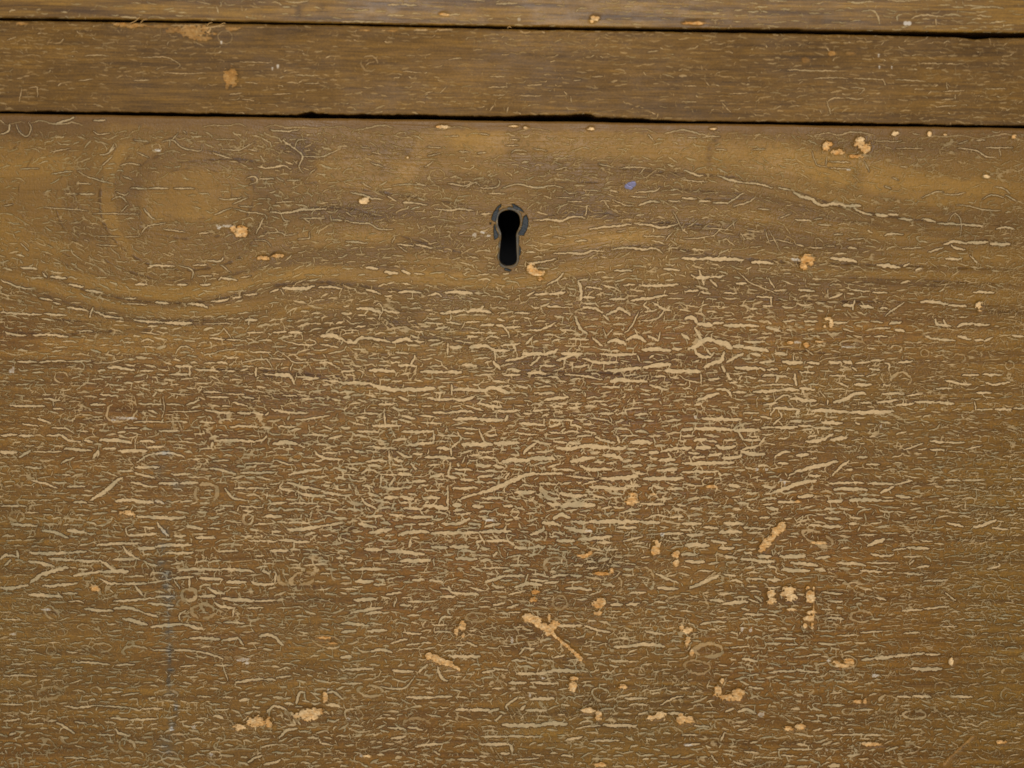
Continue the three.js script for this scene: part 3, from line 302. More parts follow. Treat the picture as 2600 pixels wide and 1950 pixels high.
[22,70,80,160,85,240,90],[22,270,120,350,130,440,170],[24,430,120,560,135],[24,880,30,1000,35,1100,40,1200,35],[22,820,150,920,150,1010,140],[20,1010,70,1060,130,1090,155],[26,890,235,1000,235],[22,1000,225,1100,215,1240,215],[20,620,215,760,205,910,205],[14,810,100,820,150],[20,1120,155,1200,155],[20,1260,165,1390,165],[24,1200,90,1310,110],[14,1340,105,1420,110],[26,1850,115,1960,110,2080,90],[20,2080,90,2212,70],[22,1700,30,1820,30],[18,1860,70,2000,70],[20,1800,180,1900,190,2000,195],[16,1600,185,1700,190,1790,190],[22,1740,250,1860,250],[16,1400,255,1530,250],[24,190,265,310,270,440,265],[20,440,265,560,255],[20,310,300,420,310,480,310],[20,480,315,640,320],[22,180,320,260,330,350,355],[18,0,310,40,280,110,290],[18,30,350,70,310],[18,110,250,120,300],[22,640,310,700,350,740,380],[20,720,310,880,305],[18,790,220,830,270,900,310],[20,1060,265,1250,265],[22,1150,375,1280,370,1420,375],[20,1420,370,1540,375,1640,390],[20,1690,380,1740,400],[28,190,460,260,410,340,380,440,360],[22,470,410,560,400,660,385],[26,660,390,760,385,830,385],[24,0,490,90,490,180,475],[20,270,480,360,475,500,460],[22,1280,430,1440,435],[26,1460,455,1590,455],[22,1620,450,1680,470,1770,465],[14,1770,460,1780,400,1760,390],[20,780,465,950,460],[14,950,460,1110,435],[20,1110,430,1250,420],[14,1120,440,1160,500],[16,1220,430,1220,490],[18,640,430,700,460,780,465],[22,180,535,290,540,400,550],[14,370,520,400,560],[16,400,525,500,525],[18,870,480,920,540],[18,730,575,860,570,1000,555],[18,1000,550,1120,545],[22,1280,545,1390,545],[26,1430,560,1560,570,1640,575],[16,1640,575,1780,570],[20,1340,490,1390,520,1450,525],[18,950,590,1060,600,1120,605],[14,440,580,500,575,540,590],[20,540,625,640,635,730,640],[22,730,625,830,620,920,650],[18,920,650,1020,680],[20,1380,585,1430,610,1520,620],[14,1500,680,1510,620],[16,1440,710,1580,720],[16,1590,620,1700,620],[26,790,690,880,710,950,730],[22,970,745,1060,735,1180,725],[22,1180,725,1240,740,1310,760],[14,1160,700,1160,660,1200,635],[22,1220,820,1320,815,1420,825],[22,1430,830,1540,815],[18,1540,820,1570,860],[24,1670,800,1750,800,1830,860],[16,980,890,1100,895],[18,1120,890,1260,895],[16,1260,900,1360,920,1440,950],[14,10,690,140,700],[20,1600,1085,1700,1080],[22,1520,1100,1620,1085],[16,1700,1080,1780,1085],[16,1780,1070,1880,1060],[16,460,970,600,975,710,990],[14,740,990,870,985],[14,1160,1000,1270,990],[14,1380,990,1500,990],[14,20,1060,130,1055,240,1060],[16,410,1250,500,1265,620,1250],[14,620,1250,720,1255,830,1265],[16,0,1240,150,1245],[14,720,1165,780,1165],[14,780,1185,900,1170],[16,920,1270,1050,1270],[14,1370,1280,1480,1275],[18,710,1330,830,1340],[18,830,1345,1020,1335],[16,20,1350,130,1340],[18,1910,1240,1930,1170,1970,1165],[18,1720,1295,1770,1255,1850,1280],[20,2100,1180,2150,1160,2212,1210],[14,480,1355,560,1365],[18,360,1360,420,1390,480,1430],[18,740,1400,770,1430,840,1445],[14,620,1440,740,1440],[18,60,1440,100,1425],[20,1800,1465,1850,1410,1920,1400],[14,410,1585,560,1590],[14,560,1600,700,1600],[14,1680,1520,1730,1510,1790,1500],[18,1600,1620,1640,1590,1690,1575],[18,1700,1630,1760,1620,1810,1600],[14,2060,1490,2150,1510],[12,1430,970,1470,1090]
],[
[22,160,35,270,25],[18,310,20,420,25],[22,420,35,600,30],[26,110,75,230,100],[24,650,75,760,75,830,40],[20,500,80,600,75],[28,180,135,330,110],[26,370,155,440,130,570,130],[24,580,140,720,135,890,135],[24,890,130,1000,125,1100,125],[22,940,190,1050,185,1120,215],[14,930,210,890,140],[20,440,230,450,180],[22,580,225,690,230],[24,700,225,830,225],[20,870,195,920,180],[24,150,240,270,245],[28,290,250,400,260,540,275],[26,380,315,480,315,580,310],[26,740,300,880,305],[14,600,300,600,350],[18,980,290,1010,260],[26,1300,70,1360,75,1420,90],[26,1370,45,1420,20,1480,40],[28,1440,100,1530,120,1620,130],[26,1490,65,1600,70],[28,1600,65,1750,65,1930,65],[26,1930,65,2060,70],[14,1960,50,2040,20,2130,40],[26,1530,180,1640,170,1750,160],[26,1390,185,1510,190],[22,1220,150,1300,120,1310,90],[24,1120,230,1200,235],[26,1210,240,1280,225,1300,240],[20,1780,100,1910,105],[20,2080,140,2212,140],[16,1820,190,1950,160],[20,2120,35,2212,30],[20,60,375,180,370,300,370],[14,900,365,1090,360],[20,1090,345,1220,345],[26,90,450,210,450],[20,210,470,290,470],[22,460,440,540,440],[18,570,440,660,455],[24,930,455,1020,425,1060,410],[20,1060,415,1190,410],[16,1190,450,1210,400],[24,1120,490,1200,465,1300,470],[20,1310,460,1410,450],[18,1220,440,1340,445],[22,1450,495,1540,495,1620,505],[20,690,480,720,520,780,530],[22,780,530,890,535],[16,640,490,710,500],[20,640,550,740,545],[18,290,535,390,520],[14,340,615,360,560],[18,430,580,530,580],[20,380,600,450,605],[22,60,655,150,635,270,620],[20,160,660,270,645],[24,80,570,230,565],[18,980,600,1060,590],[18,2030,400,2100,430,2180,460],[22,2040,490,2180,495],[18,1860,525,1970,520],[20,1740,600,1820,600],[20,1840,600,1930,590],[20,0,720,90,725,180,735],[22,170,770,300,765],[20,0,775,100,770],[18,400,780,520,790],[18,320,850,390,830,430,820],[18,420,860,510,850],[16,600,775,710,775],[18,810,840,880,870],[14,740,860,800,860],[16,630,730,660,680,720,680],[22,1350,735,1560,735],[18,1570,735,1650,760,1740,780],[22,1760,870,1860,870],[26,1860,865,1980,855,2090,870],[18,1960,770,2100,795],[22,190,900,270,890,330,910],[24,690,930,800,935,900,930],[24,0,940,70,935],[20,0,1020,110,1015,210,1010],[22,330,1025,470,1030],[22,500,1035,560,985],[20,620,1000,650,1070,690,1090],[18,910,1040,1000,1020],[14,980,1010,1080,1025],[22,1130,1045,1260,1045],[28,1330,1030,1430,1025,1540,1030],[22,1260,1045,1330,1040],[22,1080,1105,1200,1105],[20,1220,1100,1400,1110],[18,1100,960,1200,960],[14,1150,920,1190,870],[18,1190,880,1250,885],[16,0,1110,140,1105],[22,420,1195,520,1200,600,1195],[18,600,1195,720,1190],[14,250,1130,400,1140,470,1070],[22,1220,1210,1380,1205],[18,1080,1280,1070,1250,1140,1200],[22,740,1280,820,1275],[24,830,1280,960,1280],[20,950,1295,1020,1270],[20,1190,1280,1330,1280],[22,1160,1280,1190,1250],[14,990,1350,1040,1310],[20,1830,1205,1980,1205],[14,2060,1250,2150,1200,2212,1190],[16,1920,1310,1980,1290],[20,2110,1300,2212,1300],[28,1040,1375,1160,1380,1290,1380],[28,1290,1375,1380,1365,1460,1370],[22,1690,1375,1780,1380,1910,1380],[14,1560,1385,1680,1380],[18,300,1395,420,1400],[18,430,1390,530,1405],[18,900,1450,1010,1450,1080,1450],[20,1080,1445,1180,1450],[16,1180,1450,1300,1450],[20,320,1465,420,1450],[18,1610,1480,1800,1475],[20,1450,1475,1560,1450],[18,1840,1450,1890,1475],[20,480,1515,580,1500,660,1500],[22,890,1500,1000,1500,1090,1500],[24,1090,1500,1110,1550],[20,1030,1560,1090,1560],[18,750,1600,890,1600],[16,600,1540,640,1570],[14,1130,1600,1280,1590],[18,1420,1570,1500,1580]
],[
[22,0,75,130,75],[26,270,75,400,75],[22,30,150,140,150],[20,140,100,240,105],[28,240,130,390,130],[24,190,185,290,205],[28,20,215,180,215],[22,240,235,340,235],[24,0,275,100,275],[24,20,320,150,325],[18,280,285,360,300],[24,380,305,490,315,600,325],[24,490,285,580,285],[28,630,290,800,290],[26,700,330,880,345],[18,560,350,610,360],[26,640,375,830,380],[22,860,365,930,380],[20,860,300,960,290],[22,550,440,640,440],[18,420,430,540,435],[22,1000,330,1100,335,1190,345],[14,1190,330,1400,330],[18,1150,380,1300,390],[18,1430,395,1560,405],[26,1200,220,1260,195,1310,180],[22,1450,230,1600,235],[24,910,95,1030,95],[18,820,85,910,90],[20,400,100,430,105],[18,430,105,550,110],[16,500,40,570,35],[18,920,40,1030,45],[20,1710,70,1820,95],[22,1880,100,1960,80,2030,50],[16,2000,105,2110,115],[14,1540,185,1620,190],[14,1360,250,1450,235],[18,1220,270,1310,285,1370,275],[14,1430,290,1540,290],[20,1520,360,1600,350],[14,1470,340,1500,310],[14,2040,330,2050,350,1970,370],[16,1620,445,1720,440],[12,1560,450,1620,440],[24,50,490,150,450,240,410],[16,270,400,350,415],[24,180,570,270,575],[24,260,595,430,580],[14,430,560,500,590],[18,470,540,520,580],[14,240,530,360,525],[16,900,520,1040,530],[18,1250,550,1320,570],[18,940,575,1040,580],[20,400,660,530,665],[14,540,660,620,670],[16,180,710,290,710],[18,120,730,190,710],[18,940,685,1050,690],[14,900,630,970,630],[16,1420,640,1560,630],[16,1560,625,1730,610],[12,1700,520,1770,575],[14,1830,700,1960,700],[12,1680,740,1780,740],[14,1000,798,1150,798],[14,1150,780,1300,770],[14,1430,785,1540,780],[18,600,815,740,820],[20,540,850,640,850],[16,670,855,750,855],[18,880,850,1000,855],[22,390,945,490,965],[14,310,875,440,870],[14,800,930,900,920],[20,1160,955,1240,950],[26,1240,945,1370,935],[20,1370,935,1480,920],[18,1480,925,1570,910],[16,1570,920,1670,920],[26,1480,1012,1600,1015,1680,1010],[18,560,1040,630,1030,740,1025],[22,740,1020,800,1030],[18,800,1030,890,1035],[14,420,1055,500,1050],[16,430,1130,530,1145],[14,950,1030,1020,1030],[18,1390,1190,1480,1195],[22,1490,1190,1610,1195],[18,1740,1190,1880,1195],[16,1110,1280,1240,1275],[22,360,1290,420,1275,480,1300],[18,280,1290,340,1270],[14,970,1440,1080,1440],[18,1080,1440,1180,1435],[16,1180,1440,1290,1440],[16,620,1535,700,1530],[16,710,1530,840,1535],[16,0,1440,100,1440],[16,80,1380,180,1385],[14,360,1410,450,1400],[16,1310,1545,1400,1520],[16,250,1480,280,1420],[16,20,1505,120,1500],[14,190,1570,230,1620],[14,330,1610,420,1640],[14,400,1545,500,1560],[14,1240,1600,1280,1630],[14,640,1570,720,1580]
]];
// dent rings: [look, x, y, rx, ry, turn in degrees, from, to (degrees, anticlockwise, 90 is up), width]
const RINGS = [[0,1008,955,28,25,0,0,360,10],[1,620,1140,50,45,0,0,250,9],[3,395,785,42,35,0,0,360,12],[3,785,1000,105,70,20,0,360,15],[3,815,1000,36,34,0,20,300,6],[3,1330,1530,75,62,0,-50,230,22],
[5,1100,570,80,25,0,0,360,13],[5,1420,800,60,45,0,-40,190,16],[5,1570,630,28,24,0,0,360,10],[5,2117,705,28,25,0,0,360,10],[5,1790,660,42,26,0,-70,180,14],[5,1890,640,48,26,0,-30,180,12],[5,105,1030,25,25,0,0,360,10],[5,1325,790,30,35,0,20,250,11],[5,1385,600,35,22,0,-60,170,12],
[6,1215,535,50,38,0,0,360,20],[6,1310,640,72,45,0,0,360,22],[6,1185,590,42,24,0,30,230,14],[6,1840,430,45,42,0,150,370,20],[6,1950,430,80,40,15,0,330,18],[6,1600,45,35,33,0,0,360,15],[6,105,30,50,30,0,0,360,16],[6,330,650,55,34,-40,0,360,14],[6,240,630,38,30,0,60,330,12],[6,660,875,65,28,0,0,360,14],[6,870,900,82,36,0,20,220,15],[6,330,895,30,28,0,0,360,10],[6,400,775,36,22,0,0,360,9],[6,1530,970,82,38,0,10,180,16],[6,320,1170,80,40,10,0,360,15],[6,620,1155,35,25,-20,0,300,11],[6,335,1300,30,20,0,0,300,9],[6,300,1500,62,34,-25,-40,200,12],[6,820,1510,56,38,-25,0,360,15],[6,460,1460,72,34,10,180,360,14],[6,1470,1505,90,34,8,0,330,13],[6,1385,1575,45,28,0,0,360,11],[6,1100,1590,55,45,0,0,360,13],[6,990,1590,50,30,0,0,360,10],[6,2110,835,92,40,-8,0,360,12],[6,540,745,40,20,0,20,300,9],[6,1075,1180,80,32,0,0,200,12],
[7,1390,350,80,55,0,30,230,20],[7,1975,430,42,70,15,-90,120,16],[7,1790,470,22,42,0,-90,90,16],[7,1415,585,46,44,0,0,360,15],[7,870,680,66,32,0,0,360,16],[7,1010,1120,56,30,0,0,190,15],[7,195,1155,80,35,0,-20,330,15],[7,85,1310,60,38,0,0,360,14],[7,80,1220,30,15,0,0,360,9],[7,490,1370,85,38,0,0,190,18],[7,800,1115,70,32,0,10,190,14],[7,1315,1460,36,36,0,-30,210,12],[7,1680,1180,62,42,-20,40,300,13],[7,1360,1180,30,25,0,0,360,11],[7,1910,1030,52,26,0,0,250,12],[7,1540,670,36,20,0,0,360,10],[7,2130,1440,80,52,-10,20,200,13],[7,700,165,32,28,0,0,360,14],[7,545,720,22,26,0,150,420,10],[7,1600,250,50,26,0,180,330,9],
[8,880,170,102,38,-22,0,360,17],[8,1160,675,72,35,0,0,360,16],[8,180,895,90,44,0,0,360,20],[8,100,1000,90,42,-6,0,360,16],[8,1540,330,72,45,0,10,190,12],[8,2060,500,35,26,10,0,360,10],[8,1985,500,40,30,0,60,300,10],[8,810,1140,42,38,0,-80,150,12],[8,1330,1215,58,30,0,0,210,14],[8,1340,1262,60,36,0,180,330,13],[8,1505,1310,75,28,0,0,360,16],[8,1680,1130,50,32,0,10,200,12],[8,2130,1030,62,24,0,0,330,11],[8,1290,1340,46,24,0,0,200,10],[8,1080,1290,42,20,0,0,360,12],[8,2100,1180,40,40,20,30,240,13],[8,2005,1250,20,30,0,-60,90,9],[8,130,610,42,32,0,-90,130,13],[8,820,835,22,25,0,60,260,11],[8,215,430,52,26,10,-40,180,12],[8,1040,970,92,44,0,0,360,13]];
// chips: [look, x, y, rx, ry, tone] tone 0 pale wood, 1 orange wood
const CHIPS = [[0,1545,1500,46,34,.55],[0,1500,1480,20,18,.3],[1,150,1298,32,20,-.4],[1,660,820,46,11,.1],[1,1620,832,26,13,0],[1,430,1020,8,8,0],[1,1120,815,30,8,.2],[1,1190,825,22,10,.2],
[2,940,940,36,34,.8],[2,1010,985,45,18,.8],[2,1150,930,36,38,.45],[2,1190,950,30,36,.55],[2,1130,1010,40,14,.9],[2,1380,865,26,16,-.2],[2,1600,865,13,16,-.1],[2,1700,870,12,7,0],[2,200,832,22,8,.1],[2,2150,880,20,16,.4],[2,1975,1140,28,12,-.3],
[3,1690,15,52,16,.75],[3,1790,0,40,12,.5],[4,1230,75,34,32,.3],[4,1265,110,42,18,.3],[4,1285,150,20,14,.6],[4,1880,1590,42,34,.55],[4,1890,1540,26,10,.5],[4,2010,1540,26,10,.6],
[5,810,30,52,36,.75],[5,790,70,24,20,.8],[5,950,405,26,9,.2],[5,965,440,12,26,.25],[5,925,455,13,13,.3],[5,1920,320,22,24,0],[5,1925,355,16,13,.1],[5,750,1588,28,12,.4],[5,195,1490,42,12,.55],[5,700,560,22,10,.6],[5,810,575,20,18,.7],[5,895,555,35,8,.5],
[6,810,8,46,16,.4],[6,860,20,16,14,.4],[6,610,495,38,28,.6],[6,1985,1310,86,44,.15],[6,2065,1290,28,26,.35],[6,1650,1355,66,34,.4],[6,1540,1392,42,22,.15],[6,1730,1370,22,44,.6],[6,2095,1205,20,34,.4],[6,2090,815,66,10,.9],[6,2150,850,30,9,.9],
[7,1560,285,40,16,.5],[7,1610,265,14,16,.6],[7,2040,205,30,26,.3],[7,2035,250,30,26,.5],[7,2160,275,26,24,.4],[7,2165,330,20,24,.15],[7,1250,520,30,15,.95],[7,1240,570,28,20,.9],[7,1660,590,40,36,.5],[7,1660,655,32,16,.6],[7,785,735,26,34,.45],[7,745,775,14,30,.5],[7,790,800,10,16,.5],[7,1370,735,36,36,.5],[7,1345,680,14,20,.5],[7,1500,1075,30,16,.45],[7,1498,1130,26,34,.3],[7,1825,1130,30,18,.45],[7,1600,1285,42,20,.2],[7,1660,1315,26,36,.35],[7,2060,1310,40,30,.05],[7,2000,1330,26,18,.4],[7,2195,1340,26,32,.5],[7,1670,1632,60,16,.6],[7,160,1578,30,12,.1],[7,2200,750,18,26,.4],[7,1680,400,55,10,1],[7,1750,390,14,24,.8],
[8,580,525,36,28,.2],[8,582,575,36,24,.2],[8,690,505,40,24,.1],[8,700,550,34,40,.05],[8,680,530,40,14,.2],[8,708,632,28,10,0],[8,830,525,28,18,.4],[8,833,565,28,32,.25],[8,815,490,14,12,.5],[8,853,495,9,20,.6],[8,835,650,28,14,.4],[8,820,690,34,16,.3],[8,797,735,13,18,.3],[8,843,735,10,20,.5],[8,852,640,7,60,.6],[8,35,765,30,22,.3],[8,40,840,18,34,.4],[8,65,905,14,24,.3],[8,1000,970,32,14,.5],[8,1085,965,40,22,.6],[8,1045,995,50,13,.4],[8,300,1195,86,26,.6],[8,360,1165,40,30,.75],[8,230,1160,24,40,.4],[8,260,1100,16,26,.3],[8,40,1345,44,28,.35],[8,1135,1225,30,12,.5],[8,1185,1225,12,18,.6],[8,690,1400,44,16,.55],[8,760,1385,36,22,.5],[8,1230,1500,68,18,.3],[8,2065,1490,36,20,.6],[8,1740,968,15,22,-.2],[8,870,200,60,10,.5]];
const CHIP_LINES = [[7,60,.45,1200,675,1280,720,1345,768],[7,26,.5,1365,790,1450,860,1550,950],[7,52,.35,560,925,640,955,700,985],[7,26,.4,700,985,770,1020],[8,64,.5,650,85,600,150,560,190,505,225],[8,18,.9,1690,1630,1760,1560,1880,1450]];
// white specks of plaster or paint, and lit bottoms of dent rings painted white: [look, x, y, rx, ry]
const SPECKS_AND_LIT_RIMS = [[0,1012,972,22,8],[0,1410,1468,16,14],[0,1470,1460,40,8],[1,860,1518,14,12],[1,915,1503,14,8],[1,950,1525,14,8],[3,70,748,20,12],[3,80,735,12,18],[3,800,1048,62,9],[3,740,1060,26,7],[5,740,25,30,9],[5,750,560,26,7],[5,1075,588,40,6],[5,645,1448,12,8],[5,665,1470,9,16],[5,485,1382,10,12],[5,545,1380,12,8],[5,1285,1100,8,14],[5,90,1045,12,9],[6,300,632,30,7],[6,1565,955,40,10],[6,1590,975,12,14],[6,1245,1392,18,12],[6,1105,1405,14,14],[6,85,790,22,8],[6,1360,1568,14,10],[6,2115,1150,8,10],[7,960,55,36,9],[7,1600,125,26,8],[7,2075,145,12,12],[7,1105,830,8,20],[7,1305,1075,16,7],[7,1220,1185,8,14],[7,50,1335,14,8],[7,130,1575,10,12],[8,390,762,9,14],[8,445,765,12,17],[8,515,1310,20,15],[8,1245,1058,22,11],[8,40,1505,32,9],[8,950,962,18,8],[8,940,1540,10,6],[2,1075,1098,14,8]];

// ---------------------------------------------------------------- edges, measured on the photograph
const edge = pts => { const q = pts.map(p => spot(...p)); return x => { let i = 0; while (i < q.length - 2 && x > q[i + 1][0]) i++; return lerp(q[i][1], q[i + 1][1], (x - q[i][0]) / (q[i + 1][0] - q[i][0])); }; };
const topLine = edge([[0, 288], [2600, 325.6]]);
function TOPY(x) { return topLine(x) + 0.00006 * vn(x * 160, 3) + 0.00003 * vn(x * 700, 8); }
const railLow = edge([[0, 281.6], [300, 284.6], [700, 290.1], [750, 291.1], [772, 287.6], [787, 284.1], [797, 285.1], [800, 287.6], [840, 289.1], [880, 290.1], [1000, 290.6], [1180, 293.1], [1300, 296.6], [1340, 291.6], [1400, 291.1], [1445, 291.6], [1470, 289.1], [1500, 290.6], [1512, 297.6], [1560, 299.6], [1640, 301.6], [1735, 306.6], [1900, 309.1], [2100, 309.6], [2200, 312.6], [2400, 316.1], [2600, 318.6]]);
const railTop = edge([[0, 51], [870, 63.5], [1300, 73.5], [1735, 80], [2200, 88], [2430, 94], [2480, 99], [2520, 95], [2600, 95]]);
const upLow = edge([[0, 45.3], [300, 49.3], [870, 59.8], [1300, 66.8], [1735, 73.3], [2030, 74.8], [2040, 77.3], [2600, 84.3]]);
const ragged = (f, n, a) => x => f(x) + a * (vn(x * 260 + n, n) + 0.7 * vn(x * 900 + n, n + 3) + 0.4 * vn(x * 2600, n + 5));
const RAILLOW = ragged(railLow, 3, 0.00011), RAILTOP = ragged(railTop, 9, 0.00006), UPLOW = ragged(upLow, 15, 0.00006);

// ---------------------------------------------------------------- the lower drawer's face
const CP = camera.position;
function viewOf(x, y) {                                                  // back from the chest front to the photograph, 2212 units wide
  const dx = x - CP.x, dy = y - CP.y, dz = -CP.z, t = HALF / DIST;
  const a = dx * AX[0].x + dy * AX[0].y + dz * AX[0].z, b = dx * AX[1].x + dy * AX[1].y + dz * AX[1].z, c = -(dx * AX[2].x + dy * AX[2].y + dz * AX[2].z);
  return [(a / c / (t * 4 / 3) + 1) * 1106, (1 - b / c / t) * 829.5];
}
const face = new Face(-0.143, -0.112, 0.286, 0.286 * 1290 / 2048, 2048, 1290);
const ga = (v, m, s) => Math.exp(-((v - m) / s) * ((v - m) / s));
// how far the grain line at (vx, vy) is pushed down from straight, in view units
function push(vx, vy) {
  const e = ga(vx, 400, 300) * ga(vy, 425, 230);
  return (vy - 425) * 0.62 * e + 30 * ga(vx, 380, 260) * ga(vy, 640, 110)
    + 75 * sm(1500, 2000, vx) * ga(vy, 430, 130) - 26 * ga(vx, 1400, 170) * ga(vy, 530, 70) + 20 * ga(vx, 1085, 130) * ga(vy, 600, 70) + 10 * ga(vx, 900, 300) * ga(vy, 830, 60);
}
const grain = (vx, vy) => vy - push(vx, vy);
const slope = (vx, vy) => -(push(vx + 12, vy) - push(vx - 12, vy)) / 24 / Math.max(0.35, 1 - (push(vx, vy + 8) - push(vx, vy - 8)) / 16);

// dark growth lines, in view units
const GROWTH = [[7,0,575,100,598,200,633,330,653,430,653,520,636,600,616,700,611,800,622,900,630,1040,630],[6,0,598,60,625,200,672,300,690,430,692,560,690],[7,1230,350,1400,370,1600,386,1700,410,1760,430,1850,456,2000,478,2212,490],
[8,1150,574,1230,548,1300,537,1420,530,1500,546,1600,560,1850,572,2100,580,2212,586],[6,690,398,800,413,900,428,1040,446],[6,580,458,720,448,800,463,860,490],[6,850,505,950,535,1040,555],[6,690,718,800,730,950,733,1050,752,1200,762],[6,200,790,400,796,600,803,800,823,900,838,1020,848],
[7,1500,736,1560,732,1700,755,1900,775],[6,1140,474,1260,458,1350,470],[6,1280,490,1420,482,1560,492],[5,1150,392,1350,398,1480,410,1620,420],[6,2030,525,2120,520,2212,528],[6,0,718,140,722,300,712,420,716],[5,0,790,160,782,330,788],[5,1500,640,1700,650,2000,655,2212,665],[5,380,352,520,345,640,375],
[5,0,680,100,690,240,697],[6,1440,435,1540,432,1620,430],[5,560,810,700,812,800,828],[5,1800,600,1960,606,2212,616],[5,1080,800,1300,806,1450,820]];
for (const [w, ...p] of GROWTH) { const q = []; for (let i = 0; i < p.length; i += 2) q.push(viewSpot(p[i], p[i + 1])); face.line(face.darkLine, q, w * 0.00008, 0.6, 0.8); face.band(q.map(a => [a[0], a[1] - 0.0005]), 0.0018, -0.3); }
// the eye of the grain: nested curves
const EYE = [[5,.5,285,283,250,320,226,370,215,430,224,485,262,535,330,574,430,583,520,555,565,480,600,440,680,415],[4,.4,292,430,296,370,350,334,440,326,520,352,548,410,530,470,470,510,380,515,310,490,292,430],[4,.4,205,283,160,330,130,390,120,450,150,510,220,560,320,600,420,606,520,588,600,540,680,510,800,505],[3,.35,110,285,70,340,40,410,60,490,140,550,240,600],[3,.35,255,440,262,370,300,318,380,298,480,300,560,330,600,380],[3,.3,330,425,340,385,400,365,470,372,500,410,480,455,410,475,350,462,330,425],[3,.35,60,290,20,330,0,350],[3,.3,240,560,330,594,430,597,540,570],[3,.3,0,460,60,520,160,580,300,618],[3,.3,620,330,700,345,800,335,880,310],[3,.3,560,420,640,400,760,392,880,398]];
for (const [w, v, ...p] of EYE) { const q = []; for (let i = 0; i < p.length; i += 2) q.push(viewSpot(p[i], p[i + 1])); face.line(face.darkLine, q, w * 0.00012, v * 1.25, 0.9); }
// lighter and darker figure of the wood, in view units: [width, amount, x, y, ...]
const FIGURE = [[110,.5,340,425,420,420,500,415],[70,.15,420,370,430,470],[28,.5,270,305,240,360,232,430,245,500,290,560],[30,.7,0,552,100,575,200,610,330,632,430,630,520,610,600,592,700,588,850,598,1000,606,1120,606,1250,580,1400,562,1520,578],[22,.5,0,588,100,615,220,655,330,673,430,675,540,664,640,655],[26,.45,80,650,300,715,560,715],
[130,.35,0,380,90,385,150,400],[90,.4,0,500,110,520],[100,.4,700,360,820,370,880,345],[110,.5,880,350,960,330,1060,330],[60,.4,1000,300,1080,310],[80,.5,1130,310,1350,318,1560,330],[70,.6,1560,330,1700,345,1850,375,2010,410,2212,430],[50,.45,1300,430,1500,450,1700,460],[46,.5,1700,470,1900,520,2100,540,2212,550],[50,.5,640,500,760,510,900,495],[40,.5,860,565,960,580,1050,575],[36,.5,1150,520,1280,505,1400,500],[30,.4,1280,590,1500,600],[26,.5,560,690,700,668,860,672],[30,.4,900,690,1100,700],[40,.45,0,755,300,745,560,760],[24,.4,1700,590,1900,596,2212,606],[30,.35,1560,700,1800,700,2000,720,2212,730],[26,.4,1240,530,1420,512],[40,.3,1900,640,2212,650],[24,.35,900,770,1050,780],
[40,-.3,300,400,285,450,310,510],[36,-.28,300,385,360,330,450,318,540,345],[46,-.3,545,380,580,430,560,500,500,545],[36,-.35,195,330,165,390,150,440,190,480],[40,-.4,60,490,150,500,240,505],[40,-.5,0,270,80,282,220,278],[50,-.4,600,340,700,330],[46,-.5,1130,355,1300,365,1500,372],[60,-.45,1150,440,1300,445,1500,465,1640,470],[50,-.4,1640,430,1800,490,2000,520,2212,525],[70,-.4,640,470,800,470,900,500,1040,520],[40,-.5,840,330,870,320,880,300],[44,-.4,900,380,1080,400],[60,-.35,540,600,620,560,760,550,900,560],[60,-.4,1450,620,1700,620,2000,630],[40,-.4,80,740,0,735],[60,-.35,950,700,800,690,640,705],[70,-.35,1100,800,1400,790,1650,800],[90,-.3,100,880,400,850,700,850],[60,-.35,1900,430,2050,445,2212,455],[80,-.35,1500,560,1700,520,1900,560],[50,-.5,620,300,660,330,650,370],[40,-.3,1750,300,1950,305,2212,310]];
for (const [w, v, ...p] of FIGURE) { const q = []; for (let i = 0; i < p.length; i += 2) q.push(viewSpot(p[i], p[i + 1])); face.band(q, w * 0.000118, v * 1.15); }
// keyhole and the iron round it, in the units of a close look (240 photo pixels = 1659 units)
const keySpot = p => spot(1180 + p[0] / 6.9125, 480 + p[1] / 6.9125);
const HOLE = [[775,370],[850,382],[915,420],[955,475],[972,560],[965,640],[940,700],[912,760],[900,830],[902,950],[908,1080],[915,1200],[910,1260],[885,1310],[830,1340],[750,1352],[690,1340],[640,1305],[612,1260],[605,1200],[615,1080],[630,950],[640,850],[636,770],[610,700],[588,640],[580,560],[592,480],[630,420],[695,382]].map(keySpot);
const PLATE = [[775,240],[890,265],[1000,335],[1080,430],[1116,540],[1112,660],[1080,750],[1040,820],[1000,890],[985,980],[990,1080],[995,1200],[985,1290],[950,1370],[860,1420],[750,1440],[650,1425],[585,1370],[545,1290],[535,1200],[540,1080],[535,980],[505,900],[490,800],[480,720],[455,640],[448,540],[480,430],[550,335],[650,265]].map(keySpot);
const ring = [];
for (const k of face.curve(HOLE, true)) ring.push(k);
const hc = keySpot([770, 800]);
ring.forEach((p, i) => { const n = vn(i * 0.06, 44); const L = Math.hypot(p[0] - hc[0], p[1] - hc[1]); const o = 0.00032 / L; face.dab(face.white, p[0] + (p[0] - hc[0]) * o, p[1] + (p[1] - hc[1]) * o, 1.3, clamp(0.16 + 0.22 * n + (p[0] < hc[0] && p[1] > hc[1] ? 0.16 : 0))); face.dab(face.slate, p[0] + (p[0] - hc[0]) * o, p[1] + (p[1] - hc[1]) * o, 2.6 + n, 0.42 + 0.2 * n); });
